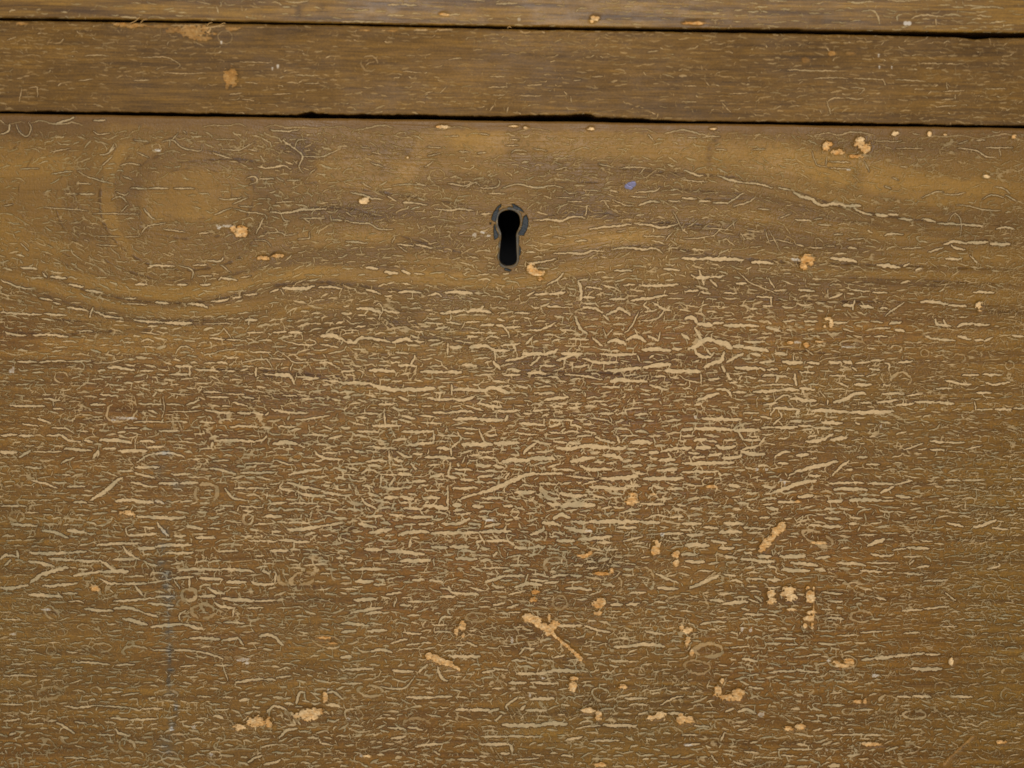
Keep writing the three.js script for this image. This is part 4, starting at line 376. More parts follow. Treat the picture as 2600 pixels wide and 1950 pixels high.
for (const q of [[[640,262],[590,292],[545,345],[585,352],[628,318]],[[545,350],[490,430],[462,540],[500,572],[540,582],[556,510],[570,435],[600,390],[585,352]],[[505,640],[498,740],[505,860],[515,902],[545,885],[582,850],[588,800],[560,740],[538,690],[530,620]],[[808,252],[870,275],[950,320],[1000,360],[1042,418],[985,395],[900,362],[845,345],[838,305]],[[1080,455],[1112,530],[1110,640],[1078,740],[1042,790],[1036,822],[945,818],[930,790],[972,720],[1000,640],[1012,560],[1030,490]],[[955,1000],[985,1060],[972,1165],[945,1175],[948,1080]],[[430,590],[460,590],[455,630],[435,628]],[[690,1390],[760,1400],[820,1430],[790,1455],[690,1430]]]) face.poly(face.slate, q.map(keySpot), 0.95);
for (let i = 0; i < 26; i++) { const t = i / 25, c = keySpot([lerp(566, 630, t * t) - 14 + 16 * Math.cos(t * 5), lerp(500, 800, t)]); face.dab(face.chip, c[0], c[1], 0.9 + 0.5 * vn(i * 0.4, 3), 0.75, face.chipTone, 0.25); }
face.poly(face.stain, [[520,400],[560,360],[575,450],[550,560],[505,540]].map(keySpot), 0.0);

// measured splits, rings, chips, specks and painted lit edges of dents
const zoneTone = (vx, vy) => clamp(0.14 + 0.16 * sm(560, 420, vy) + 0.16 * sm(900, 1300, vy) + 0.25 * fbm(vx * 0.004, vy * 0.006) + 0.2 * sm(700, 0, vx) - 0.2 * ga(vx, 1150, 500) * ga(vy, 850, 260));

SPLITS.forEach((list, t) => list.forEach(([w, ...p]) => {
  const q = []; for (let i = 0; i < p.length; i += 2) q.push(tileSpot(t, p[i], p[i + 1]));
  const [vx, vy] = viewOf(...q[q.length >> 1]);
  face.split(q, w / TS * MM * 0.98, zoneTone(vx, vy) - 0.05 + 0.1 * gauss(), q.length > 2 ? 0.34 : 0.45, t < 3 ? 0.95 : 1, 0.95, 0.8);
}));
const R = Math.PI / 180;
for (const [t, x, y, rx, ry, rot, a0, a1, w] of RINGS) { const c = tileSpot(t, x, y), [vx, vy] = viewOf(...c); face.ring(c[0], c[1], rx / TS * MM, ry / TS * MM, rot * R, a0 * R, a1 * R, w / TS * MM * 1.1, zoneTone(vx, vy) + 0.05, 0.7 + 0.3 * rnd()); }
for (const [t, x, y, rx, ry, tone] of CHIPS) { const c = tileSpot(t, x, y); face.flake(c[0], c[1], rx / TS * MM, ry / TS * MM, tone); }
for (const [t, w, tone, ...p] of CHIP_LINES) { const q = []; for (let i = 0; i < p.length; i += 2) q.push(tileSpot(t, p[i], p[i + 1])); face.flakeLine(q, w / TS * MM, tone, tone > 0.8 ? 0.45 : 1); }
for (const [t, x, y, rx, ry] of SPECKS_AND_LIT_RIMS) { const c = tileSpot(t, x, y); face.fleck(face.white, c[0], c[1], rx / TS * MM, ry / TS * MM, 0.9); }
// wavy pale line where the varnish ends at the worn top edge
for (let x = -0.142; x < 0.142;) {
  const L = 0.004 + 0.012 * rnd(), q = []; for (let i = 0; i <= 5; i++) { const X = x + L * i / 5; q.push([X, TOPY(X) - 0.0021 - 0.0006 * vn(X * 260, 77) - 0.0007 * Math.pow(Math.abs(i / 5 - 0.5) * 2, 3)]); }
  if (rnd() < 0.7) face.split(q, 0.00028 + 0.0002 * rnd(), 0.35, 0.35, 0.5 + 0.35 * rnd(), 0.5);
  x += L * (0.9 + 0.5 * rnd());
}
// blue-grey run of paint, blue speck, dark scuffs
const run = (t, list) => { for (const [x, y, rx, ry, v] of list) { const c = tileSpot(t, x, y); face.puff(face.blue, c[0], c[1], rx / TS * MM, ry / TS * MM, v); } };
run(6, [[1060,130,40,40,.8],[1040,240,40,50,.8],[1050,340,50,30,.9],[1070,410,50,40,.9],[1070,490,30,40,.9],[1100,560,60,60,.8],[1080,640,30,60,.8],[1085,780,36,50,1],[1095,890,30,40,1],[1090,960,16,60,.9],[1100,1025,34,24,1.1],[1090,1100,20,60,.8],[1100,1170,60,26,.8],[1135,1260,20,80,.9],[1110,1380,30,60,.8],[1060,1530,80,70,.7]]);
run(3, [[1060,1275,60,24,.9],[1030,1380,40,40,.8],[1150,1480,50,40,.7],[1020,1590,60,30,.7]]);
{ const c = tileSpot(6, 1095, 890); face.puff(face.stain, c[0], c[1], 0.0007, 0.0009, 1); const d = tileSpot(6, 1100, 1025); face.puff(face.stain, d[0], d[1], 0.0007, 0.0005, 0.9); for (const [x, y] of [[1090,620],[1085,760],[1095,960],[1080,1095],[1120,1300]]) { const e = tileSpot(6, x, y); face.puff(face.stain, e[0], e[1], 0.0004, 0.002, 0.6); } }
{ const c = tileSpot(1, 1865, 1200); for (const [a, b, r] of [[-.0007,-.0002,4],[0,0,6],[.0008,.0004,5],[.0002,-.0004,4]]) { face.dab(face.white, c[0] + a, c[1] + b, r, 0.3); face.dab(face.blue, c[0] + a, c[1] + b, r + 0.5, 2); } }
for (const [t, x, y, rx, ry, v] of [[7,1200,760,150,90,.8],[7,1180,870,130,50,.7],[7,1460,970,110,50,.8],[7,1640,1190,110,60,.6],[7,1440,1290,80,20,.7],[7,1550,830,100,20,.6],[8,420,1520,80,60,.6],[8,1200,1600,90,40,.6],[6,230,200,60,40,.9],[6,1620,1610,50,30,.7],[2,210,900,28,70,1],[2,180,1000,24,80,.7],[2,1130,1150,60,80,.5],[4,60,1400,60,50,.5],[7,40,150,60,60,.7],[5,1640,180,130,60,.5],[5,2080,370,180,30,.7],[7,2120,1200,110,20,.7],[8,1300,1560,60,20,.5],[8,1810,1515,20,18,1.2],[4,1240,1000,60,30,.5],[8,800,780,60,30,.8],[7,1640,340,130,80,.75],[7,1750,260,60,40,.6],[5,200,1560,140,40,.4],[1,420,1010,60,60,.6],[1,300,1090,100,60,.4]]) { const c = tileSpot(t, x, y); face.puff(face.stain, c[0], c[1], rx / TS * MM, ry / TS * MM, v); }

for (const [x, y, rx, ry, v] of [[1650,340,.0062,.0034,.85],[1560,290,.004,.002,.7],[1760,400,.004,.002,.6],[1480,420,.004,.0016,.5]]) { const c = tileSpot(7, x, y); face.puff(face.stain, c[0], c[1], rx, ry, v); }
{ const q = [[1085,640],[1090,800],[1095,960],[1085,1100],[1100,1170],[1135,1250],[1130,1350],[1105,1410],[1060,1540]].map(a => tileSpot(6, ...a)); face.line(face.blue, q, 0.0007, 0.7, 0.9); face.line(face.stain, q, 0.0005, 0.55, 0.9); }
// the thousands of smaller splits between them
const web = (x, y) => {
  const [vx, vy] = viewOf(x, y); if (vy < 285) return null;
  const up = sm(700, 520, vy), right = sm(1750, 2150, vx), low = sm(1330, 1560, vy);
  const patch = fbm(vx * 0.0055 + 3, vy * 0.009 + 8, 3), core = clamp(ga(vx, 1150, 820) * ga(vy, 1010, 360) + 0.35 * patch);
  const eye = Math.max(ga((vx - 415) / 130, 0, 1) * ga((vy - 420) / 75, 0, 1), 0.9 * sm(120, 60, Math.abs(vx - 90)) * ga(vy, 400, 90));
  const clear = sm(30, 8, Math.abs(grain(vx, vy) - 590)) * sm(1100, 900, vx), au = clamp(face.gold[Math.round((y - face.y0) * face.s) * face.nx + Math.round((x - face.x0) * face.s)] || 0);
  const size = 0.72 + 0.5 * core - 0.14 * up - 0.16 * right + 0.12 * patch;
  return { density: clamp(0.72 + 0.4 * core + 0.4 * patch) * (1 - 0.8 * eye) * (1 - 0.75 * clear) * (1 - 0.5 * au) * (1 - 0.8 * ga(vx, 1495, 75) * ga(vy, 1225, 40)), width: (0.00055 + 0.00014 * low) * size, length: 0.0026 * (0.4 + 0.7 * size), angle: Math.atan(slope(vx, vy)), jitter: 0.24 + 0.25 * up + 0.12 * low, cross: 0.16 + 0.2 * up + 0.06 * low, gap: 0.00022 + 0.00014 * (1 - core), tone: zoneTone(vx, vy) + 0.14 + 0.2 * gauss(), v: clamp(0.84 + 0.25 * core + 0.08 * low - 0.1 * up + 0.16 * gauss(), 0.35, 1), darkLine: 0.35 + 0.5 * core };
};
face.scatter(48000, web);
face.scatter(34000, (x, y) => { const r = web(x, y); return r && { ...r, width: r.width * 0.55, length: r.length * 0.45, gap: 0.0002, cross: 0.3, v: r.v * 0.85 }; });
face.link(9000, web);
face.net((x, y) => {
  const [vx, vy] = viewOf(x, y); if (vy < 290) return null;
  const up = sm(680, 500, vy), g = grain(vx, vy), au = clamp(face.gold[Math.round((y - face.y0) * face.s - 0.5) * face.nx + Math.round((x - face.x0) * face.s - 0.5)] || 0), core = ga(vx, 1150, 900) * ga(vy, 1040, 420);
  const size = 1 + 0.35 * vn(vx * 0.004, vy * 0.006) * 0.3;
  return { u: vx / 21 / size, w: g / 9.5 / size, v: clamp(0.64 + 0.25 * core - 0.1 * up) * (1 - 0.7 * au), tone: zoneTone(vx, vy) + 0.18, thick: 0.12 + 0.03 * core, open: -0.1 - 0.18 * core + 0.1 * up };
});

// colour of the varnished wood, with golden varnish glints painted in
function drawerWood(x, y, i, j) {
  const [vx, vy] = viewOf(x, y), wob = 5 * fbm(vx * 0.006, vy * 0.012, 2), g = grain(vx, vy) + wob;
  const band = fbm(vx * 0.0011 + 7, g * 0.024, 3), line = vn(vx * 0.006 + 3, g * 0.13), fine = vn(vx * 0.011, g * 0.31 + 9), hair = vn(vx * 0.03, g * 0.85 + 4);
  const figure = sm(720, 560, g + 40 * band);                            // the wide golden figure above, tight straight grain below
  const low = 1 - figure;
  let t = 0.5 + figure * (0.75 * band) + low * (0.10 * band + 0.18 * line + 0.22 * fine) + 0.10 * hair + 0.12 * line;
  const red = clamp(0.25 + 0.8 * ga(vx, 1150, 850) * ga(vy, 1080, 320) + 0.9 * fbm(vx * 0.0022 + 20, vy * 0.0034 + 4, 3)) * low;
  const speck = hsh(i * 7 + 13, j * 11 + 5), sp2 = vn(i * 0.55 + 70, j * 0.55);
  const d = [91, 64, 29], l = [138, 101, 42];
  t = clamp(t, -0.2, 1.2); const au = face.gold[j * face.nx + i], m = 0.5 + (t - 0.5) * lerp(0.85, 0.45, figure) + au * 0.5;
  let r = lerp(d[0], l[0], m), gg = lerp(d[1], l[1], m), b = lerp(d[2], l[2], m);
  r *= 1 - 0.01 * red; gg *= 1 - 0.085 * red; b *= 1 - 0.14 * red;
  // a straight dull red-brown band runs along the worn top edge
  const e = sm(0.0030, 0.0018, TOPY(x) - y + 0.0004 * vn(x * 900, 4));
  r = lerp(r, 102, e * 0.6); gg = lerp(gg, 72, e * 0.6); b = lerp(b, 37, e * 0.6);
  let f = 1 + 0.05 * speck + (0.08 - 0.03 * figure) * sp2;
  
  const glint = Math.max(0, sp2 - 0.35) * 24 * low;  // golden glints of the varnish, painted into the colour
  return [r * f + glint, gg * f + glint * 0.66, b * (f - 0.02 * speck) + glint * 0.12, 0.03 * fine + 0.03 * line + 0.02 * sp2 + 0.015 * speck + 0.02 * hair];
}

// ---------------------------------------------------------------- rail and upper drawer faces
const railFace = new Face(-0.143, 0.0655, 0.286, 0.286 * 240 / 2048, 2048, 240);
const RAIL_SPLITS = [[0,8,40,260,100,240],[0,7,880,365,960,370,1060,368,1110,385,1160,420,1120,450],[0,9,860,520,960,518],[0,8,540,360,620,355,700,362],[0,7,1540,400,1760,405],[0,8,1900,485,2060,488],[0,7,120,660,135,570],[0,7,180,570,235,565,235,630],[0,7,500,520,600,510],[0,8,1480,610,1560,600],[0,7,1640,650,1560,640],[0,7,1760,610,1880,605],[0,8,1580,530,1660,540],[0,8,1960,540,2060,538],[0,7,1050,470,1200,475,1330,472],[1,8,960,495,1060,492],[1,9,950,565,1080,562],[1,9,1200,552,1300,548],[1,8,980,615,1060,612],[1,8,1150,615,1260,620,1300,615],[1,7,690,385,780,375],[1,7,540,605,590,590],[1,8,1500,520,1550,518],[1,8,1620,498,1690,494],[1,8,1980,335,2050,325],[1,8,1440,590,1460,610],[1,7,640,600,680,560],[1,8,340,505,380,500],[1,7,400,460,520,470],[1,7,1490,660,1480,620],[1,8,960,720,985,680],[1,8,1070,730,1080,690],[2,10,680,450,850,455,1010,460],[2,8,850,510,960,502,1080,505],[2,9,1110,505,1220,510,1310,512],[2,8,1090,565,1180,575,1140,615],[2,9,940,660,980,635,1050,632],[2,8,940,650,965,740],[2,8,1060,630,1130,640,1180,635],[2,8,1540,410,1690,412],[2,8,1700,415,1830,412],[2,7,1300,510,1320,550],[2,8,1380,515,1580,525],[2,8,1690,590,1830,585],[2,8,1950,575,2100,572],[2,7,1710,530,1720,580],[2,8,1680,645,1760,640],[2,7,1770,610,1770,640],[2,8,20,555,100,555],[2,7,160,530,180,555],[2,7,260,660,320,725],[2,7,310,605,430,600],[2,8,1650,690,1780,680],[2,7,0,655,100,660]];
for (const [t, w, ...p] of RAIL_SPLITS) { const q = []; for (let i = 0; i < p.length; i += 2) q.push(tileSpot(t, p[i], p[i + 1])); railFace.split(q, w / TS * MM, 0.35, 0.4, 0.95, 0.5); }
for (const [t, x, y, rx, ry, w, v] of [[0,1450,240,46,40,9,.7],[1,185,410,52,48,12,.6],[0,690,640,22,18,8,.5],[2,870,850,30,60,8,.5]]) { const c = tileSpot(t, x, y); railFace.ring(c[0], c[1], rx / TS * MM, ry / TS * MM, 0, 0, 6.28, w / TS * MM, 0.35, v); }
for (const [t, x, y, rx, ry, tone, v] of [[0,1482,495,46,54,.85,.62],[0,1460,560,14,20,.8,.5],[0,1240,205,110,40,.8,.6],[0,1300,250,50,18,.7,.5],[0,850,165,90,14,.85,.6],[0,760,155,40,10,.9,.7],[0,1500,185,50,12,.8,.6],[0,140,152,34,9,.95,.6],[0,1120,190,60,18,.8,.45],[2,970,345,26,14,.85,.6],[2,1100,345,34,10,.9,.4],[2,800,385,30,16,1,.35],[1,160,195,30,6,.9,.7],[1,320,198,36,7,.9,.6],[0,1020,170,80,10,.9,.4]]) { const c = tileSpot(t, x, y); railFace.flake(c[0], c[1], rx / TS * MM, ry / TS * MM, tone, v); }
for (const [t, w, v, ...p] of [[1,12,.8,470,195,560,193],[1,10,.8,620,193,720,191],[1,10,.7,1150,198,1180,210,1225,207],[1,8,.7,1950,212,1970,210],[1,9,.6,2030,207,2090,215],[0,12,.8,1340,215,1360,180],[0,10,.8,1290,185,1420,165],[0,8,.7,1400,170,1450,160],[0,12,.6,1100,165,1300,160],[0,8,.5,870,135,900,120],[2,8,.5,1990,245,1998,290],[1,8,.6,260,195,290,195]]) { const q = []; for (let i = 0; i < p.length; i += 2) q.push(tileSpot(t, p[i], p[i + 1])); railFace.split(q, w / TS * MM, -0.1, 0.4, v, 0.2); }
for (const [t, x, y, r] of [[0,1790,425,9],[0,1755,440,6],[0,1425,270,7],[2,1275,355,6],[2,1280,430,6],[2,1360,432,5]]) { const c = tileSpot(t, x, y); railFace.dab(railFace.white, c[0], c[1], r / TS * MM * railFace.s, 0.8); railFace.dab(railFace.white, c[0], c[1] - 0.0004, r / TS * MM * railFace.s * 0.8, 0.7); }
for (const [t, x, y, rx, ry, v] of [[2,820,360,260,60,.35],[0,1950,200,120,16,.6],[0,1700,195,60,12,.7],[2,1900,330,200,80,.35],[0,700,180,120,12,.6],[0,950,700,260,14,.5]]) { const c = tileSpot(t, x, y); railFace.puff(railFace.stain, c[0], c[1], rx / TS * MM, ry / TS * MM, v); }
railFace.scatter(10000, (x, y) => {
  const [vx, vy] = viewOf(x, y), p = fbm(vx * 0.006 + 50, vy * 0.02), c = 0.35 + 0.3 * ga(vx, 560, 120) * sm(120, 200, vy) + 0.2 * sm(900, 1500, vx) + 0.2 * sm(1700, 2100, vx);
  return { density: clamp(c + 0.7 * p), width: 0.00036, length: 0.0019, angle: 0, jitter: 0.25, cross: 0.35, gap: 0.0003, tone: 0.4 + 0.2 * gauss(), v: 0.48 + 0.22 * gauss(), darkLine: 0.2 };
});
railFace.link(9000, (x, y) => ({ density: 0.7, width: 0.00026, angle: 0, tone: 0.6, v: 0.5 }));
function railWood(x, y, i, j) {
  const vx = (x / 0.13 + 1) * 1106, vy = -y / MM * 0.85 + 4 * vn(x * 18, y * 60);
  const a = vn(vx * 0.006, vy * 0.11), b = vn(vx * 0.016 + 9, vy * 0.33), c = vn(vx * 0.045, vy * 0.7), big = fbm(vx * 0.0022, vy * 0.012, 3), s = hsh(i * 5 + 3, j * 9 + 1), s2 = vn(i * 0.5, j * 0.5 + 9);
  const m = clamp(0.5 + 0.3 * a + 0.3 * b + 0.26 * c + 0.3 * big, -0.2, 1.3);
  const f = 1 + 0.05 * s + 0.07 * s2;
  return [lerp(83, 118, m) * f, lerp(59, 85, m) * f, lerp(28, 36, m) * f, 0.06 * b + 0.04 * a + 0.03 * c + 0.02 * s];
}
const upFace = new Face(-0.143, 0.0885, 0.286, 0.286 * 192 / 2048, 2048, 192);
for (const [t, w, ...p] of [[0,10,1840,10,1900,20,1990,8],[1,10,300,35,380,30],[1,12,390,30,490,38],[1,10,90,70,180,68],[1,10,300,100,410,100],[1,10,0,140,280,143],[1,12,1000,28,1080,26,1140,20],[1,9,830,0,930,8],[1,10,690,98,770,96],[2,12,1070,10,1130,20,1240,10],[2,10,1160,75,1230,70,1265,110,1275,160],[2,9,1390,140,1390,110,1420,95],[2,10,1480,125,1540,100,1690,110],[2,9,1640,165,1640,120],[2,9,1740,45,1820,50],[2,9,1820,35,1950,45],[2,10,60,0,150,5],[2,9,560,5,680,10],[2,9,340,70,390,66],[2,9,470,50,560,45],[2,9,1320,0,1420,10,1540,0],[2,9,1900,100,2000,110],[2,9,1980,150,2090,140],[2,9,1860,60,1990,45,2080,60],[0,8,1400,40,1410,90],[0,8,60,75,100,65],[0,9,780,110,890,118]]) { const q = []; for (let i = 0; i < p.length; i += 2) q.push(tileSpot(t, p[i], p[i + 1])); upFace.split(q, w / TS * MM, 0.4, 0.4, 0.85, 0.4); }
for (const [t, x, y, rx, ry, tone] of [[1,655,95,34,10,.6],[1,1640,120,32,17,.1],[1,1620,138,14,10,.1],[2,115,152,42,10,.6],[2,40,150,40,8,.9]]) { const c = tileSpot(t, x, y); upFace.flake(c[0], c[1], rx / TS * MM, ry / TS * MM, tone); }
for (const [t, x, y, rx, ry, v] of [[0,1925,60,24,60,1],[0,1950,20,40,20,.7],[2,900,140,140,18,.6],[0,2080,60,40,50,.5]]) { const c = tileSpot(t, x, y); upFace.puff(upFace.stain, c[0], c[1], rx / TS * MM, ry / TS * MM, v); }
{ const c = tileSpot(2, 1455, 153); upFace.dab(upFace.white, c[0] - 0.0004, c[1], 4, 0.85); upFace.dab(upFace.white, c[0] + 0.0005, c[1], 4, 0.85); const d = tileSpot(1, 1150, 128); upFace.dab(upFace.white, d[0], d[1], 3, 0.5); }
upFace.scatter(5200, (x, y) => { const [vx, vy] = viewOf(x, y), p = fbm(vx * 0.005 + 90, vy * 0.03); return { density: clamp(0.32 + 0.35 * sm(1000, 1900, vx) + 0.5 * p), width: 0.00030, length: 0.0021, angle: 0, jitter: 0.16, cross: 0.22, gap: 0.0003, tone: 0.5, v: 0.7 + 0.2 * gauss(), darkLine: 0.25 }; });
function upWood(x, y, i, j) {
  const vx = (x / 0.13 + 1) * 1106, vy = -y / MM * 0.85 + 5 * vn(x * 14, y * 80 + 30);
  const a = vn(vx * 0.006 + 4, vy * 0.12), b = vn(vx * 0.016, vy * 0.36), c = vn(vx * 0.045, vy * 0.8), s = hsh(i * 3 + 1, j * 5 + 7), s2 = vn(i * 0.5 + 8, j * 0.5);
  const m = clamp(0.5 + 0.45 * a + 0.38 * b + 0.2 * c, -0.2, 1.3), f = 1 + 0.05 * s + 0.06 * s2;
  return [lerp(84, 132, m) * f, lerp(58, 96, m) * f, lerp(24, 37, m) * f, 0.06 * b + 0.04 * a + 0.03 * c + 0.02 * s];
}
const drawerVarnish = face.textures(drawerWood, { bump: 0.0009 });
const railVarnish = railFace.textures(railWood, { dull: 0.12, bump: 0.0003, pale: [184, 152, 108], grey: [146, 126, 92] });
const upVarnish = upFace.textures(upWood, { bump: 0.00025 });
const rawWood = new THREE.MeshStandardMaterial({ color: new THREE.Color().setRGB(0.30, 0.20, 0.11), roughness: 0.9 });
const iron = new THREE.MeshStandardMaterial({ color: new THREE.Color().setRGB(0.03, 0.03, 0.032), roughness: 0.6, metalness: 0.6 });

// ---------------------------------------------------------------- geometry
function meshFrom(name, pos, uv, idx, mat, parent) {
  const g = new THREE.BufferGeometry();
  g.setAttribute('position', new THREE.BufferAttribute(new Float32Array(pos), 3));
  g.setAttribute('uv', new THREE.BufferAttribute(new Float32Array(uv), 2));
  g.setIndex(new THREE.BufferAttribute(new Uint32Array(idx), 1)); g.computeVertexNormals();
  const m = new THREE.Mesh(g, mat); m.name = name; m.castShadow = m.receiveShadow = true; parent.add(m); return m;
}
// slight unevenness of an old planed board
const uneven = (x, y) => 0.00012 * vn(x * 40 + 5, y * 55) + 0.00004 * vn(x * 160, y * 420);
const XL = -0.19, XR = 0.19;
// a board with worn round edges, its section going from the back along the bottom, up the front and back along the top
function board(name, F, mat, low, top, z0, depth, rLow, rTop, step, parent, skip, plan) {
  const nx = Math.round((XR - XL) / step), xs = []; for (let i = 0; i <= nx; i++) xs.push(lerp(XL, XR, i / nx));
  const mid = 0, rowsFront = Math.round((top(mid) - low(mid)) / step), rows = [];
  rows.push({ s: 0, back: depth });
  for (let k = 0; k <= 5; k++) rows.push({ s: 0, a: k / 5 });
  for (let k = 1; k < rowsFront; k++) rows.push({ s: 1, t: k / rowsFront });
  for (let k = 0; k <= 5; k++) rows.push({ s: 2, a: k / 5 });
  rows.push({ s: 2, back: depth });
  if (plan) plan(xs, rows.map(q => q.s === 1 ? lerp(low(kc[0]) + rLow, top(kc[0]) - rTop, q.t) : NaN));
  const pos = [], uv = [], idx = [];
  rows.forEach((q, j) => xs.forEach((x) => {
    const L = low(x), T = top(x); let y, z, v;
    if (q.s === 1) { y = lerp(L + rLow, T - rTop, q.t); z = 0; v = y; }
    else if (q.s === 0) { const a = (q.a || 0) * Math.PI / 2; y = L + rLow * (1 - Math.sin(a)); z = -rLow * (1 - Math.cos(Math.PI / 2 - a)); y = L + rLow * (1 - Math.cos(a)); z = -rLow * (1 - Math.sin(a)); v = y; if (q.back) { y = L; z = -q.back; v = L - q.back; } }
    else { const a = (q.a || 0) * Math.PI / 2; y = T - rTop * (1 - Math.sin(a)); z = -rTop * (1 - Math.cos(a)); v = y; if (q.back) { y = T; z = -q.back; v = T + q.back; } }
    const w = q.back ? 0 : uneven(x, y + (F === face ? 0 : 3)) - F.dip(x, y);
    pos.push(x, y, z0 + z + w); uv.push(...F.uv(x, v));
  }));
  const n = xs.length;
  for (let j = 0; j < rows.length - 1; j++) for (let i = 0; i < nx; i++) {
    const a = j * n + i, b = a + 1, c = a + n, d = c + 1;
    if (skip && skip(i, j)) continue;
    idx.push(a, b, d, a, d, c);
  }
  return { mesh: () => meshFrom(name, pos, uv, idx, mat, parent), pos, uv, idx, n, rows: rows.length, xs };
}
const thing = (name, label, category, group) => { const g = new THREE.Group(); g.name = name; g.userData = { label, category }; if (group) g.userData.group = group; scene.add(g); return g; };

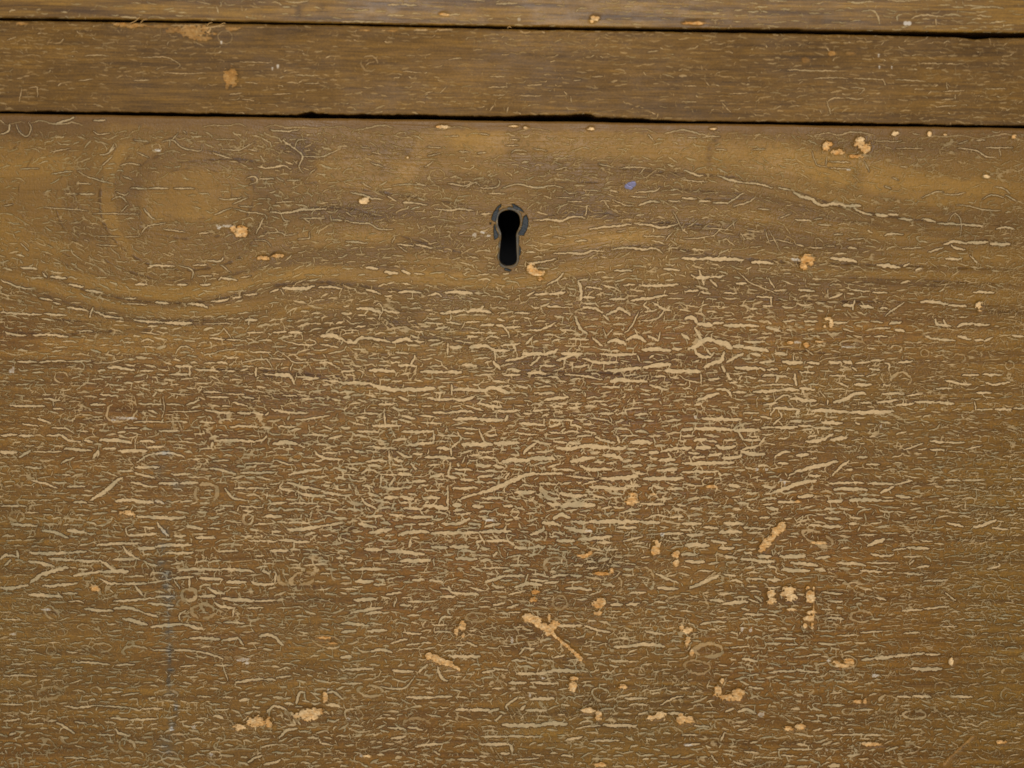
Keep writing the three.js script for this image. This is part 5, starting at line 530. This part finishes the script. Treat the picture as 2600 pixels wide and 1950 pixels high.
// lower drawer
const drawer = thing('drawer', 'large drawer front with keyhole, golden brown varnish crazed with pale cracks and chips', 'drawer');
const DLOW = () => -0.125;
const kc = [hc[0], hc[1]];
let hole = null;
{
  // the cells round the keyhole are left out and filled with a fan of rings that follows the outline
  const cellBox = { x0: kc[0] - 0.0075, x1: kc[0] + 0.0075, y0: kc[1] - 0.0115, y1: kc[1] + 0.0115 };
  const step = 0.0005;
  let i0, i1, j0, j1;
  const plan = (xs, ys) => { i0 = xs.findIndex(x => x > cellBox.x0); i1 = xs.findIndex(x => x > cellBox.x1); j0 = ys.findIndex(y => y > cellBox.y0); j1 = ys.findIndex(y => y > cellBox.y1); };
  const skip = (i, j) => i >= i0 && i < i1 && j >= j0 && j < j1;
  const B = board('front_panel', face, drawerVarnish, DLOW, TOPY, 0, 0.02, 0.001, 0.0008, step, drawer, skip, plan), n = B.n;
  const loop = [];
  for (let i = i0; i < i1; i++) loop.push(j0 * n + i);
  for (let j = j0; j < j1; j++) loop.push(j * n + i1);
  for (let i = i1; i > i0; i--) loop.push(j1 * n + i);
  for (let j = j1; j > j0; j--) loop.push(j * n + i0);
  const ray = (poly, ang) => {                                           // where the ray from the middle at this angle leaves the outline
    const c = Math.cos(ang), s = Math.sin(ang); let best = 0;
    for (let a = 0, b = poly.length - 1; a < poly.length; b = a++) {
      const ax = poly[b][0] - kc[0], ay = poly[b][1] - kc[1], ex = poly[a][0] - poly[b][0], ey = poly[a][1] - poly[b][1], D = c * ey - s * ex;
      if (Math.abs(D) < 1e-14) continue;
      const t = (ax * ey - ay * ex) / D, u = (ax * s - ay * c) / D;
      if (t > best && u >= -1e-6 && u <= 1 + 1e-6) best = t;
    }
    return [kc[0] + c * best, kc[1] + s * best];
  };
  const holeLine = face.curve(HOLE, true), plateLine = face.curve(PLATE, true);
  const ang = loop.map(k => Math.atan2(B.pos[k * 3 + 1] - kc[1], B.pos[k * 3] - kc[0]));
  const outer = ang.map(a => ray(plateLine, a)), inner = ang.map(a => ray(holeLine, a));
  const M = loop.length, K = 8;
  let prev = loop.slice();
  for (let k = 1; k <= K; k++) {
    const cur = [];
    for (let m = 0; m < M; m++) {
      const x = lerp(B.pos[loop[m] * 3], outer[m][0], k / K), y = lerp(B.pos[loop[m] * 3 + 1], outer[m][1], k / K);
      cur.push(B.pos.length / 3); B.pos.push(x, y, uneven(x, y) - face.dip(x, y)); B.uv.push(...face.uv(x, y));
    }
    for (let m = 0; m < M; m++) { const q = (m + 1) % M; B.idx.push(prev[m], prev[q], cur[q], prev[m], cur[q], cur[m]); }
    prev = cur;
  }
  B.mesh();
  // keyhole lining: painted iron set flush in the wood, most of the paint flaked off its dark edge
  const pos = [], uv = [], idx = [], ringAt = (f) => { const at = pos.length / 3; for (let m = 0; m < M; m++) { const [x, y, z] = f(m); pos.push(x, y, z); uv.push(...face.uv(x, y)); } return at; };
  const rings = []; const E = 10;
  for (let k = 0; k <= E; k++) rings.push(ringAt(m => { const x = lerp(outer[m][0], inner[m][0], k / E * 0.97), y = lerp(outer[m][1], inner[m][1], k / E * 0.97); const u = Math.round((x - face.x0) * face.s), v = Math.round((y - face.y0) * face.s); return [x, y, uneven(x, y) - 0.00010 * face.slate[v * face.nx + u] - (k === E ? 0.00004 : 0)]; }));
  const inset = (m, d) => { const x = inner[m][0], y = inner[m][1], L = Math.hypot(x - kc[0], y - kc[1]); return [x - (x - kc[0]) / L * d, y - (y - kc[1]) / L * d]; };
  rings.push(ringAt(m => [inner[m][0], inner[m][1], uneven(...inner[m]) - 0.00022]));
  rings.push(ringAt(m => [...inset(m, 0.00002), -0.0012]));
  rings.push(ringAt(m => [...inset(m, 0.00003), -0.003]));
  for (let k = 0; k < rings.length - 1; k++) for (let m = 0; m < M; m++) { const q = (m + 1) % M; idx.push(rings[k] + m, rings[k] + q, rings[k + 1] + q, rings[k] + m, rings[k + 1] + q, rings[k + 1] + m); }
  meshFrom('escutcheon', pos, uv, idx, drawerVarnish, drawer).userData.label = 'dark iron keyhole lining, its brown paint flaked off';
  // the hole goes on through the wood to the lock
  const p2 = [], u2 = [], x2 = [];
  for (const [d, z] of [[0.00003, -0.003], [-0.0002, -0.0032], [-0.0002, -0.016]]) for (let m = 0; m < M; m++) { const [x, y] = inset(m, d); p2.push(x, y, z); u2.push(m / M, z * 100); }
  for (let k = 0; k < 2; k++) for (let m = 0; m < M; m++) { const q = (m + 1) % M; x2.push(k * M + m, k * M + q, (k + 1) * M + q, k * M + m, (k + 1) * M + q, (k + 1) * M + m); }
  meshFrom('keyhole_wall', p2, u2, x2, rawWood, drawer);
  const lock = new THREE.Mesh(new THREE.BoxGeometry(0.05, 0.04, 0.012), iron); lock.name = 'lock'; lock.position.set(kc[0], kc[1], -0.062); lock.castShadow = lock.receiveShadow = true; drawer.add(lock);
}
// upper drawer and rail
const upper = thing('drawer', 'golden brown drawer front above the rail, only its lower edge showing', 'drawer'); upper.name = 'drawer_001';
board('front_panel', upFace, upVarnish, UPLOW, () => 0.16, 0.0002, 0.02, 0.0005, 0.001, 0.0006, upper).mesh();
const frame = thing('chest_frame', 'grey brown horizontal rail of the chest between the two drawer fronts', 'chest frame');
board('rail', railFace, railVarnish, RAILLOW, RAILTOP, -0.0006, 0.045, 0.0004, 0.0007, 0.0005, frame).mesh();
// splinters standing up along the worn upper edge of the rail
const fibre = new THREE.MeshStandardMaterial({ color: 0xb98f55, roughness: 0.85 });
for (const [t, ...p] of [[0,840,150,872,136,902,112],[0,905,148,925,128,950,126],[1,1078,182,1086,170,1100,178],[0,1335,165,1350,150,1370,146],[0,1420,160,1440,150,1456,152]]) {
  const v = []; for (let i = 0; i < p.length; i += 2) { const [x, y] = tileSpot(t, p[i], p[i + 1]); v.push(new THREE.Vector3(x, y, -0.0004 + 0.0005 * i / 4)); }
  const m = new THREE.Mesh(new THREE.TubeGeometry(new THREE.CatmullRomCurve3(v), 8, 0.00010, 5), fibre); m.name = 'splinter'; m.castShadow = m.receiveShadow = true; frame.add(m);
}
{ const m = new THREE.Mesh(new THREE.BoxGeometry(XR - XL, 0.3, 0.006), rawWood); m.name = 'back_panel'; m.position.set(0, 0.02, -0.2); m.castShadow = m.receiveShadow = true; frame.add(m); }

renderer.render(scene, camera);
